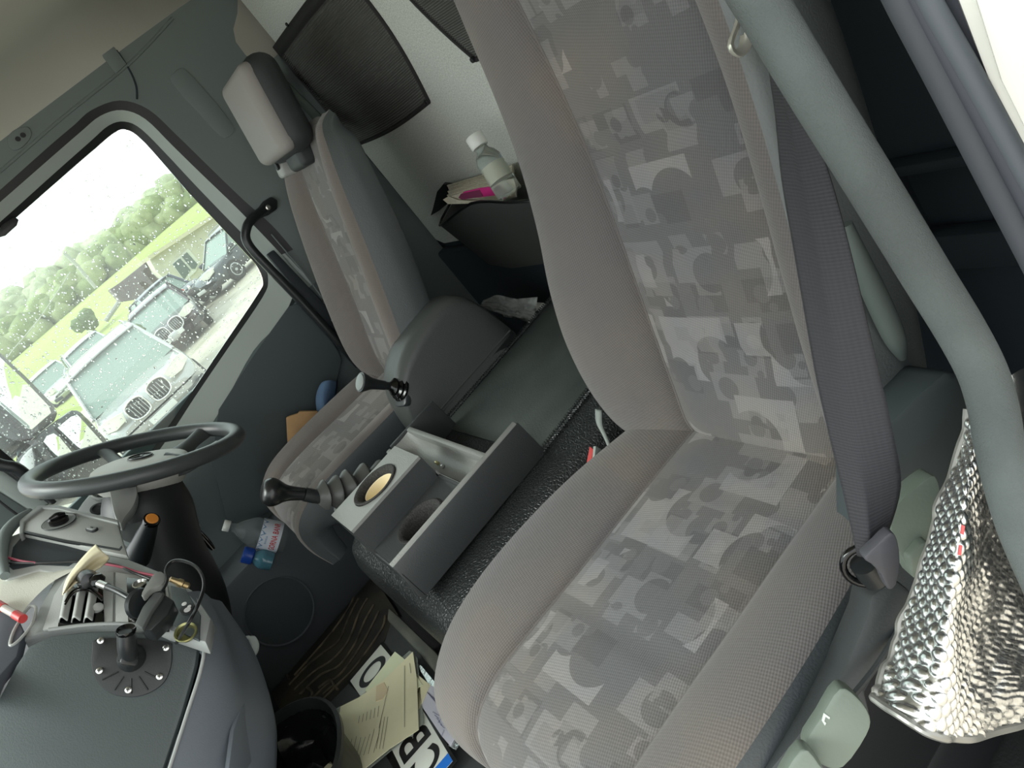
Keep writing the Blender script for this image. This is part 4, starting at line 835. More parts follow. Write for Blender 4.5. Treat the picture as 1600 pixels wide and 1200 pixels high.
def net(label, X0, X1, ztop, zbot, corner, sag):
    """corner: list of (x, z) down the near edge; X1 = far edge"""
    n_ = thing('storage_net', label, 'net', (X0, -.44, zbot)); rows = []
    for i in range(9):
        t = i/8; row = []
        for j in range(9):
            u = j/8; xe = X0+(corner(t)); x = xe+(X1-xe)*u; z = ztop+(zbot-ztop)*t-.012*math.sin(math.pi*u)*t
            row.append(V((x, -.447+sag*math.sin(math.pi*u)**.7*math.sin(math.pi*min(1, t*.9+.1)), z)))
        rows.append(row)
    grid('net_fabric', rows, netm, n_, su=3, sv=3, uv=(1, 1), sharp=180)
    tube('near_hem', [r[0] for r in rows], .005, M_hem, n_, n=8, sm=3); tube('bottom_hem', rows[-1], .0055, M_hem, n_, n=8, sm=3); tube('far_hem', [r[-1] for r in rows], .005, M_hem, n_, n=8, sm=3)
    grid('top_band', [[p+V((0, .003, .012)) for p in rows[0]], [p+V((0, .004, -.022)) for p in rows[0]]], M_hem, n_, su=2, th=.003)
    lathe('net_button', rows[-1][0]+V((0, .006, .004)), (0, 1, 0), [(.007, 0), (.006, .004), (0, .005)], M_blk, n_, n=12)
    return n_, rows
n1, nr = net('large ribbed storage net on the rear wall behind the driver headrest', 1.545, 2.14, 1.352, 1.01, lambda t: .02-.05*(1-t)-.03*math.sin(math.pi*t), .035)
lathe('net_screw', at(449, 38, 'y', -.43), (0, 1, 0), [(.006, 0), (.005, .004), (0, .004)], M_blk, n1, n=12)
n2, nr2 = net('smaller ribbed storage net on the rear wall, partly behind the passenger backrest', 1.275, .62, 1.34, 1.035, lambda t: .09-.09*t**1.8-.0*t, .03)
# open-topped bin with newspapers and bottle
bn = thing('storage_bin', 'black open-topped bin holding newspapers on the rear wall', 'bin', tuple(at(760, 400, 'y', -.32)))
def yb(px, py, y): return at(px, py, 'y', y)
B0 = [yb(687, 352, -.30), yb(722, 328, -.29), yb(800, 310, -.29), yb(850, 300, -.29)]
bf = [yb(687, 352, -.30), yb(736, 318, -.29), yb(800, 316, -.28), yb(860, 310, -.28), yb(870, 410, -.33), yb(800, 420, -.33), yb(765, 414, -.33)]
prism('front_panel', bf, (0, -.008, 0), mat('bin_plastic', (48, 50, 48), .5, bump=.15, bscale=500), bn, r=.003)
prism('side_panel', [bf[0], bf[0]+V((.02, -.13, .03)), bf[6]+V((.01, -.09, 0)), bf[6]], (-.006, 0, 0), MC['bin_plastic'], bn, r=.001)
prism('bottom_panel', [bf[6], bf[4], bf[4]+V((0, -.09, 0)), bf[6]+V((0, -.09, 0))], (0, 0, .006), MC['bin_plastic'], bn, r=.001)
tube('rim', [bf[0]+V((.02, -.12, .03)), bf[0], bf[1], bf[2], bf[3]], .0035, M_gloss, bn, n=8, sm=4)
patch('back_clip', [(682, 300), (692, 288), (704, 290), (710, 300), (700, 318), (686, 330), (672, 338), (676, 325)], (1.9, -.435, .7), (0, 1, 0), .012, M_gloss, bn, r=.003)
np_ = thing('newspaper_stack', 'stack of folded yellowed newspapers standing in the black bin', 'newspapers', tuple(yb(740, 300, -.37)))
pm = mat('newsprint', (208, 202, 182), .9, var=.08, vscale=60)
for k in range(7):
    o = -.425+.014*k; w = 4*k
    patch('sheet', [(698+(k*7) % 5, 290+k*3), (745, 276+k*3), (800, 258+k*4), (806, 290+k*3), (770, 312+k), (708-(k*3) % 6, 304+k*2)], (1.6, o, .75), (0, 1, .12), .004, pm, np_, r=0)
mg = thing('magazine', 'folded magazine with a bright pink cover lying against the newspapers', 'magazine', tuple(yb(750, 300, -.31)))
patch('cover', [(718, 308), (724, 300), (750, 294), (780, 291), (786, 304), (752, 308), (722, 311)], (1.6, -.315, .72), (0, 1, .3), .004, mat('magenta_print', (206, 46, 130), .45), mg, r=0)
patch('cover_shade', [(716, 309), (720, 303), (748, 297), (754, 307), (722, 312)], (1.6, -.312, .72), (0, 1, .3), .003, mat('plum_print', (122, 52, 84), .5), mg, r=0)
patch('cover_lettering', [(772, 294), (778, 293), (780, 297), (774, 298)], (1.6, -.311, .72), (0, 1, .3), .001, mat('print_white', (240, 225, 232), .5), mg, r=0)
tag(patch('loose_sheet', [(692, 312), (700, 307), (716, 313), (752, 314), (786, 305), (800, 306), (776, 318), (740, 318), (700, 319)], (1.6, -.30, .70), (0, 1, .4), .002, pm, r=0), 'cream sheet hanging over the bin rim below the pink magazine', 'paper')
sb_ = thing('small_bottle', 'small clear bottle with white cap lying on the newspapers', 'bottle', tuple(yb(760, 245, -.36)))
e0, e1 = yb(740, 212, -.36), yb(786, 285, -.33); a3 = (e1-e0).normalized()
lathe('cap', e0, a3, [(0, 0), (.020, 0), (.0215, .003), (.0215, .026), (.019, .029), (0, .029)], mat('white_plastic', (228, 230, 224), .4), sb_, n=32)
lathe('body', e0+a3*.03, a3, [(.014, 0), (.015, .008), (.024, .018), (.030, .032), (.030, .05), (.028, .054), (.030, .058), (.030, .12), (0, .122)], clear, sb_, n=32)
lathe('milk_rest', e0+a3*.075, a3, [(.0, 0), (.026, 0), (.027, .04), (0, .042)], mat('milk', (226, 222, 200), .5), sb_, n=24)
pw = thing('plastic_parcel', 'crumpled clear plastic wrapping with white tubes behind the parking brake housing', 'plastic wrap', tuple(at(800, 480, 'y', -.30)))
wrapm = mat('wrap_film', (205, 210, 206), .12, trans=.55, ior=1.2, bump=.6, bscale=60)
rows = []
for i in range(9):
    row = []
    for j in range(14):
        t, u = i/8, j/13; px = 755+u*85-6*t; py = 472+u*(-8)+t*(8+u*34)-14*max(0, .35-abs(u-.25))*(1-t)*2
        row.append(at(px, py, 'y', -.30+.03*noise.noise(V((i*.9, j*.7, 3)))+.03*t))
    rows.append(row)
grid('film', rows, wrapm, pw, su=2, sv=2, sharp=180)
for k, (a, b) in enumerate((((800, 477), (850, 480)), ((790, 489), (850, 497)))):
    p, q = at(*a, 'y', -.32), at(*b, 'y', -.32); tube('white_tube', [p, q], .012, mat('white_plastic', (228, 230, 224), .4), pw, n=14, sm=0)
vs, fs = join([lathev(at(786+5.5*k, 485+1.6*k, 'y', -.285), (0, 1, .2), [(.0, .004), (.006, .002), (.008, -.003)], 8) for k in range(8)]); obj('bubble_row', vs, fs, wrapm, pw, stuff=True)
# fabric loop and buckle beside the passenger cushion
bk = thing('belt_buckle', 'black seat belt buckle with a red press button between seat and tunnel', 'buckle', tuple(at(920, 715, 'z', .47)))
patch('housing', [(921, 697), (930, 695), (952, 699), (975, 712), (958, 730), (924, 728)], (.80, .05, .48), (-.2, .4, 1), .03, M_blk, bk, r=.004)
patch('red_button', [(921, 697), (927, 702), (923, 728), (914, 736)], (.80, .06, .492), (-.2, .4, 1), .02, mat('buckle_red', (206, 82, 80), .4), bk, r=.001, label='red press button')
patch('clear_edge', [(927, 697), (931, 697), (928, 727), (924, 730)], (.80, .06, .494), (-.2, .4, 1), .02, M_frame, bk, r=.001)
st2 = [at(x, y, 'z', z) for x, y, z in ((934, 640, .51), (936, 662, .50), (946, 682, .495), (956, 704, .49), (962, 712, .48))]
tag(grid('grey_strap', [[p+V((.006, 0, 0)), p-V((w, 0, 0))] for p, w in zip(st2, (.012, .010, .006, .003, .003))], mat('strap_grey', (150, 156, 152), .6), sv=4, th=.004), 'light grey strap looping down between backrest and tunnel', 'strap')

# ================================================================== FLOOR AREA
fm = thing('floor_mat', 'worn black rubber floor mat with wavy dusty ribs under the steering wheel', 'floor mat', tuple(at(510, 1020, 'z', 0)))
fo = [at(x, y, 'z', .012) for x, y in ((395, 1045), (430, 1015), (545, 885), (560, 880), (600, 925), (622, 960), (585, 1030), (485, 1125), (455, 1150), (400, 1110))]
prism('mat_base', fo, (0, 0, -.010), mat('mat_black', (50, 50, 47), .7, rgb2=(72, 67, 57), vscale=9, bump=.4, bscale=120), fm, r=.003)
rim_ = mat('mat_rib_dusty', (128, 117, 94), .75, rgb2=(74, 70, 62), vscale=25)
rib = [[(455, 1045), (490, 1000), (520, 965), (540, 945)], [(460, 1055), (500, 1010), (528, 975), (550, 940), (556, 915)], [(452, 1070), (480, 1040), (505, 1020), (530, 1000), (545, 965), (560, 935)], [(460, 1078), (490, 1050), (520, 1030), (545, 1000), (560, 960), (574, 935)],
       [(470, 1085), (500, 1055), (530, 1040), (555, 1005), (570, 970), (584, 945)], [(490, 1090), (510, 1070), (535, 1050), (560, 1015), (580, 980), (592, 955)], [(500, 1098), (525, 1072), (548, 1050), (575, 1015), (598, 980), (602, 962)], [(440, 1040), (470, 1005), (500, 970), (535, 925), (550, 905)],
       [(475, 1100), (488, 1085), (480, 1075), (468, 1085)], [(432, 1058), (445, 1050), (452, 1062)], [(498, 1075), (515, 1062), (522, 1070)], [(505, 1085), (520, 1072), (528, 1078)]]
for r_ in rib: tube('mat_rib', [at(x, y, 'z', .014) for x, y in r_], .0038, rim_, fm, n=6, sm=4)
# raised floor step in front of the tunnel
SZ = .155
so_ = [at(x, y, 'z', SZ) for x, y in ((612, 962), (632, 985), (700, 1060), (760, 1140), (830, 1210), (560, 1330), (420, 1240), (500, 1150), (482, 1128), (560, 1050), (600, 1000))]
stp = prism('floor_step', so_, (0, 0, -SZ), mat('step_black', (60, 63, 63), .6, bump=.2, bscale=300), r=.008, struct=True); stp.name = 'trim_2'
kk_ = [at(x, y, 'z', SZ+.012) for x, y in ((606, 948), (622, 962), (680, 1018), (742, 1092), (770, 1130), (748, 1136), (712, 1092), (655, 1022), (604, 968))]
prism('sill_strip', kk_, (0, 0, -.02), mat('sill_strip_plastic', (104, 106, 94), .55, rgb2=(88, 90, 84), vscale=14), stp, r=.006)
# plates, papers
def sheet(name, pix, z, m, label, cat, th=.0012, r=0, tilt=(0, 0, 1)):
    o = patch(name, pix, (1.4, .65, z), tilt, th, m, None, r); tag(o, label, cat); return o
pw_ = mat('plate_white', (236, 238, 226), .35); pk_ = mat('plate_black', (20, 20, 20), .4)
def lplate(label, corners, z, glyphs, band=None):
    """corners: top-left, top-right, bottom-right, bottom-left of the plate in the picture, seen on plane z"""
    TL, TR, BR, BL = [onp(a, b, (0, 0, z), (0, 0, 1)) for a, b in corners]
    ux = (TR-TL); uy = (TL-BL)
    o = thing('licence_plate', label, 'licence plate', tuple((TL+BR)/2))
    prism('plate_body', [TL, TR, BR, BL], (0, 0, -.0018), pk_, o, r=.0008)
    q = lambda u, v, h=.0: BL+ux*u+uy*v+V((0, 0, h))
    i = .007/ux.length; j = .007/uy.length
    prism('plate_face', [q(i, j, .0012), q(1-i, j, .0012), q(1-i, 1-j, .0012), q(i, 1-j, .0012)], (0, 0, -.0012), pw_, o, r=.0004)
    for s, u, v, hgt, wd in glyphs:
        cu = bpy.data.curves.new('g', 'FONT'); cu.body = s; cu.size = 1; cu.extrude = .0; cu.offset = .018; cu.align_x = 'CENTER'; cu.align_y = 'CENTER'
        t = bpy.data.objects.new('g', cu); SC.collection.objects.link(t); me = bpy.data.meshes.new_from_object(t.evaluated_get(bpy.context.evaluated_depsgraph_get())); bpy.data.objects.remove(t)
        xs = [w.co.x for w in me.vertices]; ys_ = [w.co.y for w in me.vertices]; cx, cy = (min(xs)+max(xs))/2, (min(ys_)+max(ys_))/2; W_, H_ = max(xs)-min(xs), max(ys_)-min(ys_)
        vs = [q(u+(w.co.x-cx)/W_*wd, v+(w.co.y-cy)/H_*hgt, .0018) for w in me.vertices]; obj('plate_character', vs, [tuple(p.vertices) for p in me.polygons], pk_, o, smooth=False)
    if band:
        prism('blue_band', [q(i, j, .0016), q(band, j, .0016), q(band, 1-j, .0016), q(i, 1-j, .0016)], (0, 0, -.0006), mat('eu_blue', (30, 120, 220), .4), o, r=0)
        cu = bpy.data.curves.new('g', 'FONT'); cu.body = 'BG'; cu.size = 1; cu.offset = .01
        t = bpy.data.objects.new('g', cu); SC.collection.objects.link(t); me = bpy.data.meshes.new_from_object(t.evaluated_get(bpy.context.evaluated_depsgraph_get())); bpy.data.objects.remove(t)
        vs = [q(i+.006+w.co.x*(band-i-.012)/1.45, .12+w.co.y*.26, .0022) for w in me.vertices]; obj('band_lettering', vs, [tuple(p.vertices) for p in me.polygons], mat('plate_letter_white', (240, 244, 248), .5), o, smooth=False)
    return o
lplate('white licence plate with black O, the farther of the two beneath the yellow papers', [(543, 1066), (596, 1003), (700, 1103), (647, 1180)][::1] and [(597, 1002), (700, 1125), (655, 1180), (543, 1066)], SZ+.004, [('O', .15, .5, .70, .16), ('M', .355, .5, .70, .17)])
lplate('white licence plate with blue end band under the papers at the bottom', [(714, 1188), (655, 1090), (585, 1150), (650, 1262)], SZ+.022, [('C', .27, .5, .70, .24), ('B', .60, .5, .70, .24)], band=.14)
ply = mat('form_yellow', (226, 221, 184), .6, var=.04, vscale=12); plg = mat('form_green', (218, 223, 188), .6); prt = mat('print_grey', (120, 118, 100), .7); film = mat('sleeve_film', (200, 206, 196), .12, trans=.7, ior=1.15)
def printed(o, pix0, du, dv, rows_, z, m=prt, w=.0006):
    """short printed lines on a sheet"""
    parts = []
    for (a, b, n) in rows_:
        pass
s1 = sheet('plastic_sleeve', [(516, 1148), (527, 1106), (566, 1086), (640, 1016), (652, 1028), (662, 1130), (560, 1215), (510, 1215)], SZ+.030, film, 'clear plastic sleeve around the yellow form at the bottom', 'plastic sleeve')
s2 = sheet('green_form', [(570, 1078), (617, 1018), (632, 1030), (660, 1070), (600, 1110)], SZ+.032, plg, 'pale green form sticking out above the yellow form', 'paper')
s3 = sheet('yellow_form', [(506, 1146), (530, 1118), (532, 1104), (560, 1090), (600, 1062), (645, 1018), (651, 1060), (654, 1140), (608, 1170), (540, 1225), (500, 1225)], SZ+.036, ply, 'large pale yellow printed form lying on the licence plates', 'paper')
s4 = sheet('yellow_page', [(650, 1052), (672, 1070), (655, 1108), (645, 1112)], SZ+.030, ply, 'narrow yellow page edge between the form and the white page', 'paper')
s5 = sheet('white_page', [(652, 1093), (668, 1068), (676, 1072), (720, 1132), (704, 1166), (690, 1150)], SZ+.028, mat('paper_white', (214, 214, 224), .7), 'white printed page with fine print at the bottom beside the silver strip', 'paper')
s6 = sheet('silver_wrapper', [(650, 1036), (658, 1040), (736, 1134), (712, 1172), (700, 1165), (718, 1132), (668, 1066)], SZ+.026, mat('silver_film', (205, 208, 206), .2, .8, bump=1, bscale=60), 'shiny silver plastic wrapper edge along the white page', 'wrapper')
def lines(parent, z, L, m, w=.0008):
    parts = []
    for x0, y0, x1, y1 in L:
        a, b = onp(x0, y0, (0, 0, z), (0, 0, 1)), onp(x1, y1, (0, 0, z), (0, 0, 1)); d = (b-a).normalized().cross(V((0, 0, 1)))*w
        parts.append(([a+d, b+d, b-d, a-d], [(0, 1, 2, 3)]))
    vs, fs = join(parts); o = obj('printed_lines', vs, fs, m, parent, smooth=False); return o
L3 = [(632, 1040, 632, 1136), (640, 1036, 642, 1052), (607, 1072, 592, 1138)]
for k in range(7): L3.append((542+7*k+random.uniform(-2, 2), 1188-k*2, 550+7*k, 1160-k*3+random.uniform(-8, 8)))
for k in range(6): L3.append((560+6*k, 1130-2*k, 562+6*k, 1118-3*k))
for k in range(3): L3.append((588+5*k, 1170, 596+5*k, 1120))
lines(s3, SZ+.0375, L3, prt, .0007)
st3 = sheet('stamp', [(588, 1072), (600, 1066), (606, 1078), (598, 1092), (587, 1096)], SZ+.0372, mat('stamp_pink', (214, 196, 160), .7), 'x', 'x'); st3.parent = s3; del st3['label']; del st3['category']
L5 = []
for k in range(8): L5.append((664+2.2*k, 1092+2.6*k-14, 672+2.0*k+random.uniform(0, 4), 1100+2.6*k-14))
for k in range(5): L5.append((676+3*k, 1112+5*k, 681+3*k+random.uniform(0, 6), 1118+5*k))
L5 += [(684, 1130, 697, 1112), (690, 1150, 694, 1140)]
lines(s5, SZ+.0295, L5, mat('print_blue', (110, 112, 140), .7), .0005)
# waste bin with black bag
wbn = thing('waste_bin', 'round black waste bin lined with a black bag under the dashboard', 'bin', (1.26, .90, .0))
rc_c = V((1.235, .925, .30)); rr_ = .20
lathe('bin_body', V((rc_c.x, rc_c.y, .0)), (0, 0, 1), [(.11, 0), (.115, .004), (rr_-.022, .272), (rr_-.004, .285), (rr_+.004, .290), (rr_+.006, .300), (rr_-.001, .305), (rr_-.010, .296), (.12, .02), (0, .018)], mat('bin_black', (34, 36, 36), .35), wbn, n=48)
def bag():
    rows = []
    for i in range(10):
        r = (rr_-.012)*(1-i/9.5); row = []
        for k in range(36):
            a = 2*math.pi*k/36; h = .05*noise.noise(V((math.cos(a)*r*22, math.sin(a)*r*22, 1.3)))+.03*noise.noise(V((math.cos(a)*r*60, math.sin(a)*r*60, 4)))
            row.append(V((rc_c.x+math.cos(a)*r, rc_c.y+math.sin(a)*r, .285-.09*min(1, i/4)+h*min(1, i/2))))
        rows.append(row)
    return grid('black_bag', rows, mat('bag_film', (16, 17, 17), .18, bump=.6, bscale=40), wbn, close=True, sv=2, sharp=35)
bag()
cl2 = [at(x, y, 'x', 1.32) for x, y in ((369, 998), (384, 996), (391, 1008), (389, 1022), (380, 1032))]
tag(grid('cable_clip', [[p, p+V((.0, -.012, -.012))] for p in cl2], M_frame, su=3, sv=3, th=.003), 'pale grey plastic loop at the edge of the dashboard flank', 'clip')
# ================================================================== RIGHT SIDE: jamb, handle, belt, foil
wr = box('wall_right', (-.06, -.5, .0), (-.02, .06, 1.75), M_dark, r=0, struct=True)
jp = at(1500, 200, 'x', -.012)
JN = V((-.25, 1, .05))
def jx(x, y): return onp(x, y, jp, JN)
patch('body_panel', [(1468, -60), (1800, -60), (1800, 700), (1600, 262), (1560, 180)], jp, JN, .02, M_white, wr, r=.004)
patch('body_return', [(1500, -60), (1800, -60), (1800, 560), (1660, 330), (1560, 130)], jp+V((-.01, .012, 0)), JN, .012, M_white, wr, r=.004)
for name, pts, r_, m_ in (('seal_bulb', [(1378, -60), (1405, 0), (1470, 125), (1540, 262), (1612, 402), (1680, 540)], .0062, M_seal), ('seal_lip', [(1408, -60), (1432, 0), (1495, 115), (1560, 232), (1620, 345), (1700, 490)], .0045, mat('seal_dark', (62, 66, 74), .7)), ('seal_bulb', [(1426, -60), (1450, 0), (1510, 105), (1575, 222), (1640, 340)], .0052, mat('seal_light', (84, 90, 97), .6))):
    tube(name, [jx(*p) for p in pts], r_, m_, wr, n=12)
patch('jamb', [(1395, -60), (1480, -60), (1620, 240), (1700, 420), (1680, 520), (1600, 375)], jp-V((0, .006, 0)), JN, .01, MC['seal_dark'], wr, r=0)
# sill under the door opening
sl = box('trim_3', (-.12, .06, -.03), (.02, 1.75, .05), M_dark, r=.01, struct=True)
# big padded grab handle
gb = thing('grab_handle', 'thick grey flocked grab tube beside the open door in the foreground', 'handle', tuple(at(1340, 260, 'x', .08)))
flock = mat('flocked_grey', (90, 97, 96), .95, bump=.5, bscale=900, var=.14, vscale=14)
hc = [(1120, -110, .112), (1165, -32, .108), (1197, 20, .104), (1245, 100, .097), (1300, 190, .09), (1345, 262, .084), (1400, 352, .077), (1450, 434, .07), (1500, 515, .062), (1534, 580, .056), (1552, 640, .051), (1562, 700, .047), (1582, 780, .043), (1606, 850, .04), (1650, 950, .036)]
tube('tube', [at(x, y, 'x', z) for x, y, z in hc], .0148, flock, gb, n=24, sm=5)
if False: tube('tube_seam', [at(x-26, y+14, 'x', z) for x, y, z in hc[4:10]], .0016, flock, gb, n=6, sm=4)
# seat belt
sbt = thing('seat_belt', 'dark grey seat belt webbing hanging down past the foreground seat to its anchor', 'seat belt', tuple(at(1370, 870, 'x', .16)))
bm_ = bpy.data.materials.new('belt_webbing'); bm_.use_nodes = True; E.nt = bm_.node_tree; b2 = E.nt.nodes['Principled BSDF']; b2.inputs['Roughness'].default_value = .75
t2 = E.nt.nodes.new('ShaderNodeTexCoord'); s2_ = E.nt.nodes.new('ShaderNodeSeparateXYZ'); E.nt.links.new(t2.outputs['UV'], s2_.inputs[0])
w1 = (E(s2_.outputs[1])*(6.2832*150)).sin(); w2_ = (E(s2_.outputs[0])*(6.2832*16)).sin(); f_ = w1*.10+w2_*.05+1
vm = E.nt.nodes.new('ShaderNodeVectorMath'); vm.operation = 'SCALE'; vm.inputs[0].default_value = lin((52, 52, 56))[:3]; E.nt.links.new(f_.k, vm.inputs['Scale']); E.nt.links.new(vm.outputs[0], b2.inputs['Base Color'])
bp = E.nt.nodes.new('ShaderNodeBump'); bp.inputs['Strength'].default_value = .25; bp.inputs['Distance'].default_value = .0005; E.nt.links.new(w1.k, bp.inputs['Height']); E.nt.links.new(bp.outputs[0], b2.inputs['Normal'])
bl = [(1200, 95, .26), (1212, 180, .235), (1222, 280, .22), (1240, 385, .205), (1258, 490, .195), (1276, 590, .19), (1296, 680, .185), (1318, 770, .18), (1340, 868, .178)]
br_ = [(1225, 95, .215), (1262, 180, .185), (1298, 280, .165), (1328, 390, .15), (1352, 490, .145), (1376, 590, .143), (1396, 680, .143), (1407, 760, .15), (1385, 838, .165)]
rows = []
for (a, b, c), (d, e, f) in zip(bl, br_):
    p, q = at(a, b, 'x', c), at(d, e, 'x', f); m_ = (p+q)/2+V((-.004, .006, .0)); rows.append([p, p.lerp(q, .22)+V((-.008, .004, 0)), m_, q])
grid('webbing', rows, bm_, sbt, su=4, sv=5, th=.0016, uv=(1, 1), sharp=180)
patch('anchor_sleeve', [(1350, 872), (1370, 852), (1392, 832), (1403, 845), (1407, 878), (1401, 914), (1388, 922), (1377, 898), (1362, 882)], at(1385, 880, 'x', .15), (-1, .6, .2), .012, mat('sleeve_vinyl', (76, 76, 81), .5), sbt, r=.005, smoothn=2)
ac = at(1352, 884, 'x', .185)
tube('anchor_ring', [ac+frame(V((-.6, .6, .3))) @ V((.018*math.cos(a), .018*math.sin(a), 0)) for a in [k*math.pi/12 for k in range(24)]], .0035, M_gloss, sbt, n=10, sm=0, closed=True)
tube('anchor_bolt', [ac-V((.0, 0, .02)), ac+V((.0, .0, .004))], .012, M_blk2, sbt, n=16, sm=0)
# clip on the backrest edge
ck = [at(x, y, 'x', .285) for x, y in ((1154, 30), (1150, 45), (1141, 72), (1152, 84), (1163, 74), (1167, 56), (1166, 54))]
tube('wire_clip', ck, .0028, mat('clip_steel', (215, 214, 200), .3, .6), ps, n=8, sm=3, flat=2.0)
# passenger seat side parts
tube('shell_ridge', [at(1322, 350, 'x', .262), at(1345, 410, 'x', .264), at(1372, 470, 'x', .268), at(1398, 528, 'x', .272), at(1410, 558, 'x', .28)], [.006, .010, .012, .011, .005], mat('shell_green', (92, 102, 98), .7), ps, n=14)
patch('side_cover', [(1370, 700), (1392, 660), (1440, 612), (1478, 580), (1500, 582), (1513, 602), (1517, 640), (1500, 720), (1478, 790), (1430, 840), (1370, 900)], at(1440, 700, 'x', .235), (-1, .3, .25), .08, mat('side_cover_plastic', (66, 74, 76), .55), ps, r=.012)
lv1 = [(1396, 842), (1394, 805), (1412, 778), (1452, 746), (1464, 750), (1468, 780), (1452, 840), (1432, 898), (1424, 896)]
patch('recline_lever', lv1, at(1430, 820, 'x', .185), (-1, .5, .3), .022, M_sage, ps, r=.004, smoothn=3)
patch('lever_step', [(1420, 872), (1440, 850), (1452, 846), (1446, 890), (1432, 900), (1424, 897)], at(1430, 880, 'x', .182), (-1, .5, .1), .02, M_sage, ps, r=.004)
patch('side_bracket', [(1362, 930), (1400, 905), (1425, 925), (1430, 940), (1352, 1080), (1362, 1120), (1330, 1140), (1300, 1200), (1240, 1260), (1180, 1230), (1262, 1130), (1318, 1050), (1356, 960)], at(1360, 1000, 'x', .205), (-1, .35, .55), .05, mat('bracket_plastic', (54, 58, 59), .55, bump=.1, bscale=400), ps, r=.006)
tube('bracket_ridge', [at(1410, 975, 'x', .192), at(1370, 1040, 'x', .192), at(1330, 1090, 'x', .193)], .003, mat('bracket_plastic', (54, 58, 59), .55), ps, n=8)
def lever(pix, pt, nrm, m=M_sage): return patch('height_lever', pix, pt, nrm, .022, m, ps, r=.004, smoothn=3)
lever([(1312, 1076), (1340, 1090), (1360, 1120), (1355, 1150), (1318, 1200), (1284, 1196), (1257, 1167), (1282, 1122)], at(1310, 1130, 'x', .172), (-1, .5, .65))
lever([(1253, 1171), (1280, 1194), (1290, 1215), (1275, 1260), (1220, 1260), (1215, 1230)], at(1255, 1190, 'x', .172), (-1, .5, .65))
mk = at(1291, 1120, 'x', .170); me_ = patch('lever_symbol', [(1284, 1126), (1287, 1114), (1297, 1121), (1296, 1124), (1290, 1120), (1288, 1127), (1291, 1130), (1289, 1134)], at(1310, 1130, 'x', .172)+V((-1, .5, .65)).normalized()*.0006, (-1, .5, .65), .0006, mat('symbol_white', (200, 212, 200), .6), ps, r=0)
# foil sunshade
M_foil = bpy.data.materials.new('bubble_foil'); M_foil.use_nodes = True; nt = M_foil.node_tree; b3 = nt.nodes['Principled BSDF']; b3.inputs['Base Color'].default_value = lin((222, 224, 222)); b3.inputs['Metallic'].default_value = 1; b3.inputs['Roughness'].default_value = .27
tcd = nt.nodes.new('ShaderNodeTexCoord'); nn = nt.nodes.new('ShaderNodeTexNoise'); nn.inputs['Scale'].default_value = 120; nn.inputs['Detail'].default_value = 3; nt.links.new(tcd.outputs['Object'], nn.inputs['Vector'])
bp = nt.nodes.new('ShaderNodeBump'); bp.inputs['Strength'].default_value = .35; bp.inputs['Distance'].default_value = .002; nt.links.new(nn.outputs[0], bp.inputs['Height']); nt.links.new(bp.outputs[0], b3.inputs['Normal'])
fo_ = thing('sunshade', 'folded silver bubble-foil sunshade hanging by the open door', 'sunshade', tuple(at(1500, 1000, 'x', .06)))
# rows across the foil, left edge -> fold ridge -> right part (px, py, x)
FR = [[(1515, 640, .105), (1524, 655, .095), (1530, 665, .088), (1560, 690, .10), (1620, 720, .12)],
      [(1490, 725, .11), (1506, 735, .09), (1518, 742, .078), (1548, 770, .095), (1620, 800, .12)],
      [(1465, 800, .112), (1488, 812, .085), (1506, 822, .07), (1540, 850, .09), (1620, 880, .11)],
      [(1445, 870, .112), (1472, 885, .082), (1497, 895, .066), (1530, 915, .085), (1625, 945, .10)],
      [(1422, 945, .112), (1455, 960, .08), (1488, 968, .062), (1520, 980, .08), (1630, 1000, .09)],
      [(1398, 1010, .11), (1440, 1025, .078), (1480, 1038, .058), (1515, 1045, .07), (1635, 1050, .08)],
      [(1375, 1065, .105), (1422, 1085, .075), (1478, 1092, .055), (1520, 1095, .06), (1640, 1090, .07)],
      [(1364, 1092, .10), (1408, 1120, .075), (1466, 1150, .055), (1530, 1150, .055), (1645, 1118, .065)]]
rows = [catmull([at(a, b, 'x', c) for a, b, c in r], 34) for r in FR]
cols = [catmull([r[i] for r in rows], 28) for i in range(len(rows[0]))]; rows = [[c[j] for c in cols] for j in range(len(cols[0]))]
# bubbles in relief on a hexagonal pitch
R_, Cn = len(rows), len(rows[0]); out = []
for i in range(R_):
    row = []
    for j in range(Cn):
        p = rows[i][j]; a = rows[min(i+1, R_-1)][j]-rows[max(i-1, 0)][j]; b = rows[i][min(j+1, Cn-1)]-rows[i][max(j-1, 0)][:] if False else rows[i][min(j+1, Cn-1)]-rows[i][max(j-1, 0)]
        n = a.cross(b).normalized(); u, v = p.y*.6-p.z*.2, p.z*.9+p.y*.4; pit = .0066
        rI = round(v/(pit*.87)); uu = u/pit-(.5 if rI % 2 else 0); fu = uu-round(uu); fv = v/(pit*.87)-rI
        h = max(0, 1-(fu*fu+fv*fv*.76)/.2); wr_ = noise.noise(p*22)*.0045+noise.noise(p*60)*.0012
        if n.dot(CC-p) < 0: n = -n
        row.append(p+n*(.0024*math.sqrt(h)+wr_))
    out.append(row)
fl = grid('foil_sheet', out, M_foil, fo_, th=0, sharp=180)
edge = [r[0] for r in out]+out[-1][1:]
tube('bound_edge', edge[::6], .0028, mat('foil_binding', (150, 150, 144), .35, .6), fo_, n=8, sm=2)
up_ = [[at(a, b, 'x', c) for a, b, c in r] for r in ([(1560, 600, .14), (1590, 580, .13), (1640, 555, .12)], [(1550, 680, .15), (1590, 690, .13), (1650, 700, .12)], [(1560, 780, .15), (1600, 800, .13), (1660, 810, .12)])]
grid('foil_rear_fold', up_, M_foil, fo_, su=5, sv=5, sharp=180)
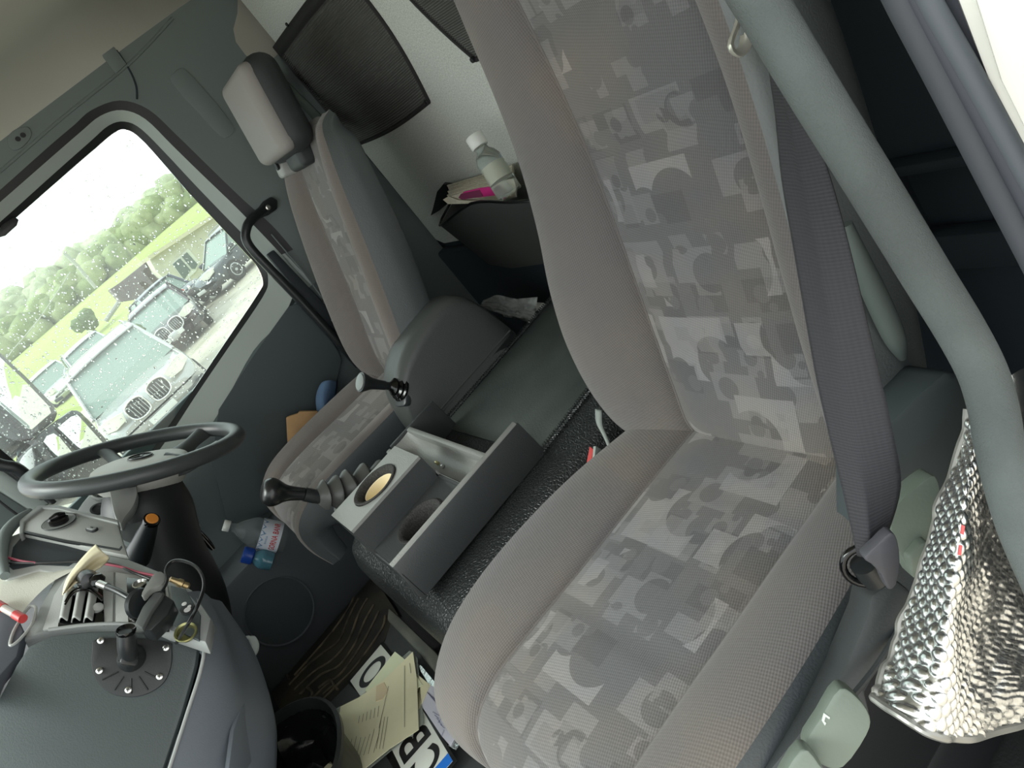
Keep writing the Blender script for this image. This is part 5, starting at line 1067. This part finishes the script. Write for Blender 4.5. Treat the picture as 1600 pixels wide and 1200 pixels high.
for i, pts in enumerate(([(1503, 820), (1508, 822), (1506, 836), (1501, 834)], [(1499, 852), (1504, 853), (1502, 868), (1497, 867)], [(1489, 1013), (1493, 1014), (1492, 1021), (1488, 1020)])):
    patch('red_print', pts, at(pts[0][0], pts[0][1], 'x', .066+0*i)+V((-.006, .003, .003)), (-1, .6, .4), .001, mat('foil_red_print', (196, 90, 90), .4), fo_, r=0)
if False: patch('pale_strip', [(1502, 800), (1514, 812), (1520, 900), (1512, 1010), (1498, 1030), (1500, 930), (1496, 880)], at(1505, 900, 'x', .062)+V((-.003, 0, 0)), (-1, .7, .35), .001, mat('foil_pale', (206, 196, 180), .4), fo_, r=0)
# entry step seen at the bottom right
es = thing('entry_step', 'dark ribbed entry step below the foil at the bottom right corner', 'step', tuple(at(1550, 1180, 'z', -.1)))
q = [at(x, y, 'z', -.1) for x, y in ((1330, 1140), (1460, 1150), (1600, 1130), (1700, 1100), (1700, 1320), (1250, 1320))]
prism('step_plate', q, (0, 0, -.03), mat('step_rubber', (52, 56, 57), .6), es, r=.004)
for k in range(5): tube('tread_rib', [at(1475+34*k, 1150, 'z', -.097), at(1455+34*k, 1240, 'z', -.097)], .006, mat('step_rubber', (52, 56, 57), .6), es, n=6, sm=0)
# ================================================================== OUTSIDE
GZ = -1.32
gravel = mat('wet_gravel', (160, 152, 136), .5, rgb2=(188, 180, 164), vscale=1.3, bump=.3, bscale=12)
yard = obj('gravel_yard', [(-25, -40, GZ), (38, -40, GZ), (31, 0, GZ), (25, 12, GZ), (22, 40, GZ), (-25, 40, GZ)], [(0, 1, 2, 3, 4, 5)], gravel, smooth=False); yard.name = 'ground'; yard['kind'] = 'structure'
grass = mat('meadow_grass', (144, 154, 82), .9, rgb2=(158, 166, 98), vscale=.09, bump=.3, bscale=3)
rows = []
for x, z0 in ((15, -.03), (33, -.03), (42, .8), (52, 1.75), (64, 2.55), (90, 3.2), (150, 4), (260, 6)):
    rows.append([V((x, y, GZ+z0)) for y in (-200, -120, -70, -40, -20, -5, 10, 30, 60, 110, 200)])
fld = grid('meadow', rows, grass, su=3, sv=3); fld.name = 'ground_meadow'; fld['kind'] = 'structure'
# --- trees
leafm = [mat('foliage_%s' % n, c, .9, rgb2=c2, vscale=1.2, bump=.6, bscale=3) for n, c, c2 in (('mid', (128, 136, 96), (156, 162, 120)), ('pale', (146, 152, 122), (172, 176, 146)), ('deep', (108, 120, 78), (136, 146, 98)))]  # pale greens put the distance haze into the leaf colours
bark = mat('bark', (92, 84, 72), .9)
def tree(px, py, X, w, m, label, seed):
    top = at(px, py, 'x', X); g0 = .9+(X-60)*.02; H = max(2.2, top.z-g0); cx, cy = top.x, top.y
    t = thing('tree', label, 'tree', (cx, cy, g0), 'trees along the far hillside, '+('back row' if seed % 2 else 'front row')); r = random.Random(seed); parts = []
    for k in range(34):
        a = r.uniform(0, 6.28); v_ = r.uniform(.12, .92); rr = w*.42*math.sin(math.pi*min(.97, v_*.75+.18))*r.uniform(.3, 1); rad = w*r.uniform(.09, .19)
        c = V((cx+math.cos(a)*rr, cy+math.sin(a)*rr, g0+H*v_)) if k else V((cx, cy, g0+H-rad)); bm = bmesh.new(); bmesh.ops.create_icosphere(bm, subdivisions=2, radius=1)
        vs = []
        for v in bm.verts:
            d = v.co.normalized(); n = noise.noise(d*2.3+V((seed, k, 0)))*.3+noise.noise(d*6+V((k, seed, 2)))*.4; vs.append(c+d*rad*(1+n))
        parts.append((vs, [tuple(v.index for v in f.verts) for f in bm.faces])); bm.free()
    vs, fs = join(parts); obj('crown', vs, fs, m, t, sharp=180)
    tube('trunk', [V((cx, cy, g0-.6)), V((cx+.1, cy, g0+H*.6))], [w*.03, w*.02], bark, t, n=8, sm=0)
spots = []
crest = [(-120, 590), (-60, 535), (0, 484), (45, 452), (90, 425), (130, 398), (170, 372), (205, 345), (235, 322), (262, 300), (290, 300), (320, 300), (350, 290)]
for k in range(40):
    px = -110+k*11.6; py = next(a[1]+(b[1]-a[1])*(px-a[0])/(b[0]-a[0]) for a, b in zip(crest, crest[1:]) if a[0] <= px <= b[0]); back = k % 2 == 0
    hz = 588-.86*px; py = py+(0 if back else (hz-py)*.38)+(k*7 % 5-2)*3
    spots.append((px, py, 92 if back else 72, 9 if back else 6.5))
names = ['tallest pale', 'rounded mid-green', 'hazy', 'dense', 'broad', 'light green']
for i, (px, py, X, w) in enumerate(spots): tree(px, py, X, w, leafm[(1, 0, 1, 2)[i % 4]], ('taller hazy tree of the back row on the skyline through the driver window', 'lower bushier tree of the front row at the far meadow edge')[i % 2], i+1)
for px, py, X, w, lb_ in ((120, 492, 44, 1.0, 'single dark bush standing alone in the green meadow'), (184, 520, 22, .9, 'round dark green shrub between the two dark parked cars'), ):
    top = at(px, py, 'x', X); bmx = []
    t = thing('bush', lb_, 'bush', (top.x, top.y, top.z-w)); r = random.Random(px)
    for k in range(6):
        rad = w*r.uniform(.3, .42); c = V((top.x+r.uniform(-.3, .3)*w, top.y+r.uniform(-.35, .35)*w, top.z-w*.45+r.uniform(-.25, .2)*w)); bm = bmesh.new(); bmesh.ops.create_icosphere(bm, subdivisions=3, radius=1)
        bmx.append(([c+v.co*rad*(1+.25*noise.noise(v.co*3+V((k, 0, 0)))) for v in bm.verts], [tuple(v.index for v in f.verts) for f in bm.faces])); bm.free()
    vs, fs = join(bmx); obj('foliage', vs, fs, mat('bush_green', (84, 100, 62), .9, rgb2=(104, 120, 72), vscale=4), t); tube('stem', [V((top.x, top.y, top.z-w*1.2)), V((top.x, top.y, top.z-.3*w))], .06, bark, t, n=6, sm=0)
# --- cars
carglass = mat('car_glass', (128, 142, 134), .15, 0, spec=.5); tyre = mat('tyre', (30, 30, 30), .8); alloy = mat('alloy', (170, 172, 174), .3, .8); chrome = mat('chrome', (220, 220, 220), .15, 1)
def car(label, pos, head, paint, kind='suv', L=4.7, Wd=1.9, H=1.72, grille=True, light=(215, 212, 196)):
    """pos = middle of the front bumper on the ground, head = heading angle; +X of the car points forward"""
    root = thing('parked_car', label, 'car', tuple(pos)); M = Matrix.Translation(V(pos)) @ Matrix.Rotation(head, 4, 'Z'); T = lambda x, y, z: M @ V((x, y, z)); h = Wd/2
    zb = H*.56; cl = .22
    st = [(.0, .45, .60*zb+.05, .72), (-.12, .32, .80*zb, .88), (-.35, .26, .90*zb, .96), (-.8, .24, .96*zb, .99), (-1.25, .24, 1.0*zb, 1), (-2.4, .24, 1.02*zb, 1), (-L+1.0, .24, 1.04*zb, 1), (-L+.35, .26, 1.03*zb, .97), (-L+.08, .34, .9*zb, .92), (-L, .5, .6*zb, .82)]
    rows = []
    for x, z0, z1, f in st:
        hh = h*f; rows.append([T(x, -hh*.9, z0), T(x, -hh, z0+.12), T(x, -hh, (z0+z1)*.5), T(x, -hh*.985, z1-.10), T(x, -hh*.90, z1-.01), T(x, -hh*.5, z1+.025), T(x, 0, z1+.035), T(x, hh*.5, z1+.025), T(x, hh*.90, z1-.01), T(x, hh*.985, z1-.10), T(x, hh, (z0+z1)*.5), T(x, hh, z0+.12), T(x, hh*.9, z0)])
    vsx = [p for r in rows for p in r]; n = 13; fs = [(i*n+j, i*n+j+1, (i+1)*n+j+1, (i+1)*n+j) for i in range(len(rows)-1) for j in range(n-1)]+[tuple(range(n)), tuple(range(len(vsx)-n, len(vsx)))[::-1]]+[(i*n, (i+1)*n, (i+1)*n+n-1, i*n+n-1) for i in range(len(rows)-1)]
    pm_ = mat('paint_%s' % paint[0], paint[1], .25, .35, coat=.6); body = obj('body', vsx, fs, pm_, root, sharp=50)
    rear = -L+.25 if kind == 'suv' else -L+1.0
    g = [(-1.15, zb*1.0, .90), (-1.95, H-.06, .70), (rear-(-.45), H-.05, .70), (rear, zb*1.06, .88)]
    def ring(x, z, f): return [T(x, -h*f, z), T(x, h*f, z)]
    A_ = [T(-1.15, -h*.92, zb), T(-1.95, -h*.74, H-.05), T(rear+.5, -h*.74, H-.04), T(rear+.02, -h*.9, zb*1.04)]; B_ = [T(-1.15, h*.92, zb), T(-1.95, h*.74, H-.05), T(rear+.5, h*.74, H-.04), T(rear+.02, h*.9, zb*1.04)]
    obj('glasshouse', A_+B_, [(0, 1, 2, 3), (4, 7, 6, 5), (0, 4, 5, 1), (1, 5, 6, 2), (2, 6, 7, 3)], carglass, root, smooth=False)
    rf = [[T(-1.85, s*h*.77, H-.085), T(-1.95, s*h*.76, H-.04), T(-2.6, s*h*.76, H+.01), T(rear+.9, s*h*.76, H), T(rear+.42, s*h*.76, H-.05)] for s in (-1, -.6, 0, .6, 1)]
    for k, dz_ in enumerate((0, .02, .03, .02, 0)): rf[k] = [p+V((0, 0, dz_)) for p in rf[k]]
    grid('roof', rf, pm_, root, su=2, sv=2, th=.02)
    for s in (-1, 1):
        tube('pillar', [T(-1.12, s*h*.93, zb), T(-1.93, s*h*.76, H-.05)], .035, pm_, root, n=8, sm=0); tube('pillar', [T(-2.55, s*h*.94, zb), T(-2.6, s*h*.76, H-.03)], .03, pm_, root, n=8, sm=0); tube('pillar', [T(rear-.02, s*h*.92, zb), T(rear+.46, s*h*.76, H-.04)], .05, pm_, root, n=8, sm=0)
        for x in (-.9, -L+.95):
            w_ = lathe('wheel', T(x, s*(h-.20), .34), M.to_3x3() @ V((0, s, 0)), [(.0, 0), (.30, 0), (.34, .03), (.34, .19), (.30, .215), (.23, .2), (.23, .19), (0, .19)], tyre, root, n=28)
            lathe('rim', T(x, s*(h-.012), .34), M.to_3x3() @ V((0, s, 0)), [(.22, 0), (.225, .01), (.19, .012), (.19, 0), (.06, .002), (0, .01)], alloy, w_, n=10)
        lamp = [T(.03-.06, s*h*.50, .60*zb+.16), T(-.02, s*h*.44, .60*zb+.30), T(-.16, s*h*.74, .60*zb+.36), T(-.30, s*h*.93, .60*zb+.33), T(-.22, s*h*.93, .60*zb+.20), T(-.08, s*h*.72, .60*zb+.14)]
        prism('headlight', [p+(M.to_3x3() @ V((.05, 0, .01))) for p in lamp], M.to_3x3() @ V((-.08, 0, 0)), mat('headlight_glass', light, .15), root, r=.01)
        mr = rbox('door_mirror', T(-1.3, s*(h+.10), zb+.12), (.2, .2, .14), 0, pm_, root, r=.04, seg=3)
        tp = [T(.06, s*h*.93, .36), T(.02, s*h*.55, .30), T(.03, s*h*.55, .42), T(0, s*h*.9, .48)]
        prism('lower_intake', tp, M.to_3x3() @ V((-.08, 0, 0)), M_blk, root, r=.005)
        if grille:
            ko_ = [(.07, s*(.05+dx), dz_) for dx, dz_ in ((0, .08), (.03, 0), (.17, -.03), (.31, .01), (.36, .12), (.33, .26), (.18, .31), (.03, .27), (0, .16))]
            kp = [T(x, y, .60*zb+.06+z) for x, y, z in ko_]
            kd = prism('kidney_grille', kp, M.to_3x3() @ V((-.10, 0, 0)), M_blk, root, r=.01)
            tube('grille_frame', kp, .018, chrome, kd, n=8, sm=3, closed=True)
            vs2, fs2 = join([tubev([T(.085, s*(.10+.055*q_), .60*zb+.07), T(.085, s*(.10+.055*q_), .60*zb+.31)], .009, 5) for q_ in range(5)]); obj('grille_bars', vs2, fs2, alloy, kd)
    plq = prism('number_plate', [T(.10, -.26, .42), T(.10, .26, .42), T(.09, .26, .53), T(.09, -.26, .53)], M.to_3x3() @ V((-.02, 0, 0)), mat('car_plate', (205, 205, 200), .5), root, r=.003)
    if kind == 'suv':
        for s in (-1, 1): tube('roof_rail', [T(-2.1, s*h*.70, H+.02), T(-2.3, s*h*.70, H+.07), T(rear+.8, s*h*.70, H+.07), T(rear+.6, s*h*.70, H+.02)], .015, alloy, root, n=8, sm=2)
    return root
pi = math.pi
def gpos(px, py, z): p = at(px, py, 'z', z); return V((p.x, p.y, GZ))
c1 = gpos(232, 622, GZ+.78); car('grey wet SUV with two large oval chrome grilles, nearest of the parked cars', c1, pi+.0, ('graphite', (170, 170, 168)), 'suv', 4.85, 1.95, 1.76)
c2 = gpos(268, 517, GZ+.62); car('dark wine-black sedan with twin oval grilles parked behind the nearest SUV', c2, pi-.12, ('blackred', (70, 60, 66)), 'sedan', 4.9, 1.86, 1.48)
c3 = gpos(160, 566, GZ+.9)+V((3.5, 0, 0)); car('light grey estate car directly behind the nearest SUV', c3, pi+.1, ('silver', (176, 180, 180)), 'suv', 4.6, 1.85, 1.6, grille=False)
c4 = gpos(92, 610, GZ+.9)+V((5, 0, 0)); car('white small car farther left behind the nearest SUV', c4, pi+.2, ('white', (215, 217, 214)), 'suv', 4.3, 1.8, 1.6, grille=False)
c5 = at(335, 472, 'z', GZ); c5.z = GZ; car('black wagon seen side-on in front of the white building', c5, pi/2+.45, ('black', (52, 58, 62)), 'suv', 4.7, 1.85, 1.55, grille=False)
c6 = at(300, 499, 'z', GZ); c6.z = GZ; c6 += V((4.6, .9, 0)); car('dark car with red rear lamp between the sedan and the building', c6, .3, ('navy', (58, 64, 74)), 'sedan', 4.6, 1.8, 1.5, grille=False)
rl = thing('rear_lamp_board', 'bright red lamp block at the tail of the dark car by the building', 'lamp', tuple(at(280, 457, 'x', c6.x-4.75)))
patch('red_lens', [(272, 458), (278, 452), (288, 452), (288, 458), (280, 464)], at(280, 457, 'x', c6.x-4.75), (-1, 0, 0), .1, mat('red_lens', (220, 60, 60), .4), rl, r=.01)
car('pale car standing farther right by the white building', V((c5.x+8, c5.y-7.5, GZ)), pi/2+.5, ('cream', (190, 188, 176)), 'suv', 4.4, 1.8, 1.5, grille=False)
# red and white trailer board
rb2 = thing('red_white_board', 'red and white striped barrier board behind the dark cars', 'board', tuple(at(238, 460, 'x', 31)))
patch('red_stripe', [(218, 472), (222, 464), (240, 448), (247, 447), (243, 456), (226, 472)], at(238, 460, 'x', 31), (-1, 0, 0), .1, mat('board_red', (214, 92, 70), .5), rb2, r=.01)
patch('white_stripe', [(226, 474), (243, 457), (260, 444), (263, 446), (246, 462), (230, 478)], at(238, 460, 'x', 31), (-1, 0, 0), .12, mat('board_white', (228, 226, 218), .5), rb2, r=.01)
# building with window panes and door
XB = 36
bd = thing('white_building', 'low cream rendered building with a large dark window behind the cars', 'building', tuple(at(300, 430, 'x', XB)))
def wall(name, pix, x, m, parent, th=.2, r=0): return prism(name, [at(a, b, 'x', x) for a, b in pix], (th, 0, 0), m, parent, r=r)
rend = mat('cream_render', (206, 202, 184), .9, rgb2=(190, 186, 168), vscale=1.5)
wall('front_wall', [(232, 402), (250, 392), (300, 360), (345, 330), (420, 280), (520, 330), (400, 470), (320, 470), (290, 462), (262, 440), (244, 424)], XB, rend, bd, 6)
wall('roof_edge', [(230, 401), (250, 388), (300, 356), (345, 326), (420, 275), (421, 281), (345, 333), (300, 363), (250, 395), (236, 405)], XB-.5, mat('roof_edge_tan', (198, 190, 160), .8), bd, 6.6)
fr_ = [(268, 412), (294, 388), (312, 410), (306, 424), (288, 441)]
wf_ = wall('window_frame', fr_, XB-.06, mat('window_rail_white', (214, 214, 204), .6), bd, .06)
for q_ in ([(270, 413), (281, 403), (298, 422), (288, 437)], [(284, 401), (292, 394), (309, 413), (305, 420), (300, 420)]): wall('window_pane', q_, XB-.10, mat('dark_pane', (96, 108, 104), .2), wf_, .03)
wall('signboard', [(345, 350), (362, 338), (372, 348), (352, 372), (340, 368)], XB-.3, mat('sign_tan', (206, 180, 140), .7), bd, .1)
shd = thing('wooden_shed', 'purplish brown wooden shed left of the cream building', 'shed', tuple(at(205, 440, 'x', 38)))
wall('shed_wall', [(172, 452), (190, 440), (240, 400), (256, 420), (262, 440), (240, 450), (214, 468), (190, 472)], 38, mat('shed_brown', (112, 100, 98), .9, rgb2=(96, 86, 86), vscale=2), shd, 3)
for k in range(6): wall('shed_board', [(178+10*k, 450-8*k), (181+10*k, 448-8*k), (196+10*k, 466-7*k), (193+10*k, 468-7*k)], 37.95, mat('shed_board_brown', (100, 90, 88), .9), shd, .05)
for a, b in (((186, 472), (165, 502)), ((210, 474), (222, 492))): tube('shed_post', [at(*a, 'x', 37), at(*b, 'x', 37)], .1, mat('post_grey', (150, 148, 142), .8), shd, n=8, sm=0)
pp = tag(tube('utility_pole', [at(100, 395, 'x', 60), at(118, 412, 'x', 60), at(150, 450, 'x', 60)], .12, mat('pole_grey', (160, 160, 152), .8), n=8, sm=0), 'thin grey utility pole in front of the hazy trees', 'pole')
cb2 = tag(tube('power_line', [at(-40, 640, 'x', 58), at(10, 560, 'x', 58), at(60, 500, 'x', 58), at(110, 425, 'x', 60)], .035, mat('pole_grey', (160, 160, 152), .8), n=5, sm=4), 'thin power line crossing the meadow up to the pole', 'power line')
# --- exterior mirrors
mir = mat('mirror_glass', (235, 238, 235), .02, 1); MN = V((-.52, -.84, .05))
def mirror(label, house, glasses, p, th=.09):
    o = thing('door_mirror', label, 'mirror', tuple(p)); patch('mirror_housing', house, p, MN, th, M_gloss, o, r=.012, smoothn=0)
    for g_ in glasses: gf = patch('glass_bezel', g_[0], V(p)+MN.normalized()*.003, MN, .004, M_blk2, o, r=.001); patch('mirror_glass', g_[1], V(p)+MN.normalized()*.005, MN, .003, mir, gf, r=.0005)
    return o
m1 = mirror('upper black exterior mirror seen through the driver window', [(-70, 480), (0, 548), (40, 585), (82, 628), (92, 645), (88, 655), (66, 672), (50, 684), (40, 682), (0, 650), (-70, 590)], [([(-64, 490), (0, 553), (40, 591), (80, 632), (84, 645), (60, 668), (50, 677), (42, 674), (0, 638), (-64, 580)], [(-60, 498), (0, 558), (38, 594), (76, 634), (80, 645), (58, 664), (50, 671), (44, 670), (0, 632), (-60, 574)])], at(50, 630, 'x', 2.50))
patch('mirror_foot', [(0, 640), (40, 678), (60, 684), (30, 706), (24, 700), (0, 676)], at(30, 680, 'x', 2.52), MN, .08, M_blk2, m1, r=.01)
m2 = mirror('lower black exterior mirror with two glasses beside the steering wheel', [(54, 700), (52, 690), (62, 676), (96, 650), (112, 639), (124, 639), (140, 654), (176, 694), (180, 720), (150, 760), (110, 770), (80, 745)],
            [([(86, 668), (110, 648), (122, 645), (136, 660), (172, 700), (150, 722), (118, 700)], [(90, 668), (111, 651), (121, 648), (134, 662), (168, 700), (150, 718), (120, 697)]), ([(66, 690), (72, 678), (84, 674), (96, 682), (116, 706), (120, 722), (100, 724), (84, 712)], [(68, 690), (73, 681), (84, 677), (94, 684), (113, 707), (116, 719), (100, 721), (86, 710)])], at(110, 690, 'x', 2.42))
patch('mirror_shell', [(24, 706), (30, 694), (52, 684), (54, 702), (82, 746), (110, 772), (60, 762), (36, 735)], at(50, 720, 'x', 2.45), V((-.9, -.3, .3)), .07, mat('mirror_shell_grey', (78, 90, 94), .4), m2, r=.012)
ms = patch('mirror_bracket', [(-30, 690), (0, 706), (26, 722), (34, 740), (60, 770), (30, 770), (0, 740), (-30, 720)], at(20, 730, 'x', 2.50), (-1, -.2, .1), .04, M_blk2, m1, r=.01)
# --- rain drops on the driver's window: real little lenses on the outside of the pane
drm = mat('water_drop', (255, 255, 255), .02, trans=1.0, ior=1.33); rd_ = random.Random(5); parts = []
def inpoly(x, y, P):
    c = False; j = len(P)-1
    for i in range(len(P)):
        if (P[i][1] > y) != (P[j][1] > y) and x < (P[j][0]-P[i][0])*(y-P[i][1])/(P[j][1]-P[i][1])+P[i][0]: c = not c
        j = i
    return c
GP = G+[(60, 900), (-170, 800)]
while len(parts) < 2300:
    x, y = rd_.uniform(-20, 412), rd_.uniform(210, 760)
    if not inpoly(x, y, GP): continue
    if y < 520-1.0*x and rd_.random() < .75: continue                # fewer drops high on the pane
    p = at(x, y, 'x', 2.209); r = rd_.choice((.0009, .0012, .0016, .0022, .0030 if rd_.random() < .3 else .0018)); st_v = rd_.uniform(1, 1.9)
    vs = []; n_ = 7
    for rr, hh in ((1, 0), (.75, .45), (.35, .62)):
        for k in range(n_):
            a = 2*pi*k/n_; vs.append(p+V((hh*r, math.cos(a)*rr*r, math.sin(a)*rr*r*st_v)))
    fs = [(i*n_+k, i*n_+(k+1) % n_, (i+1)*n_+(k+1) % n_, (i+1)*n_+k) for i in range(2) for k in range(n_)]+[tuple(range(2*n_, 3*n_)), tuple(range(n_))[::-1]]
    parts.append((vs, fs))
vs, fs = join(parts); dr = obj('rain_drops', vs, fs, drm, w2, stuff=True, sharp=180)
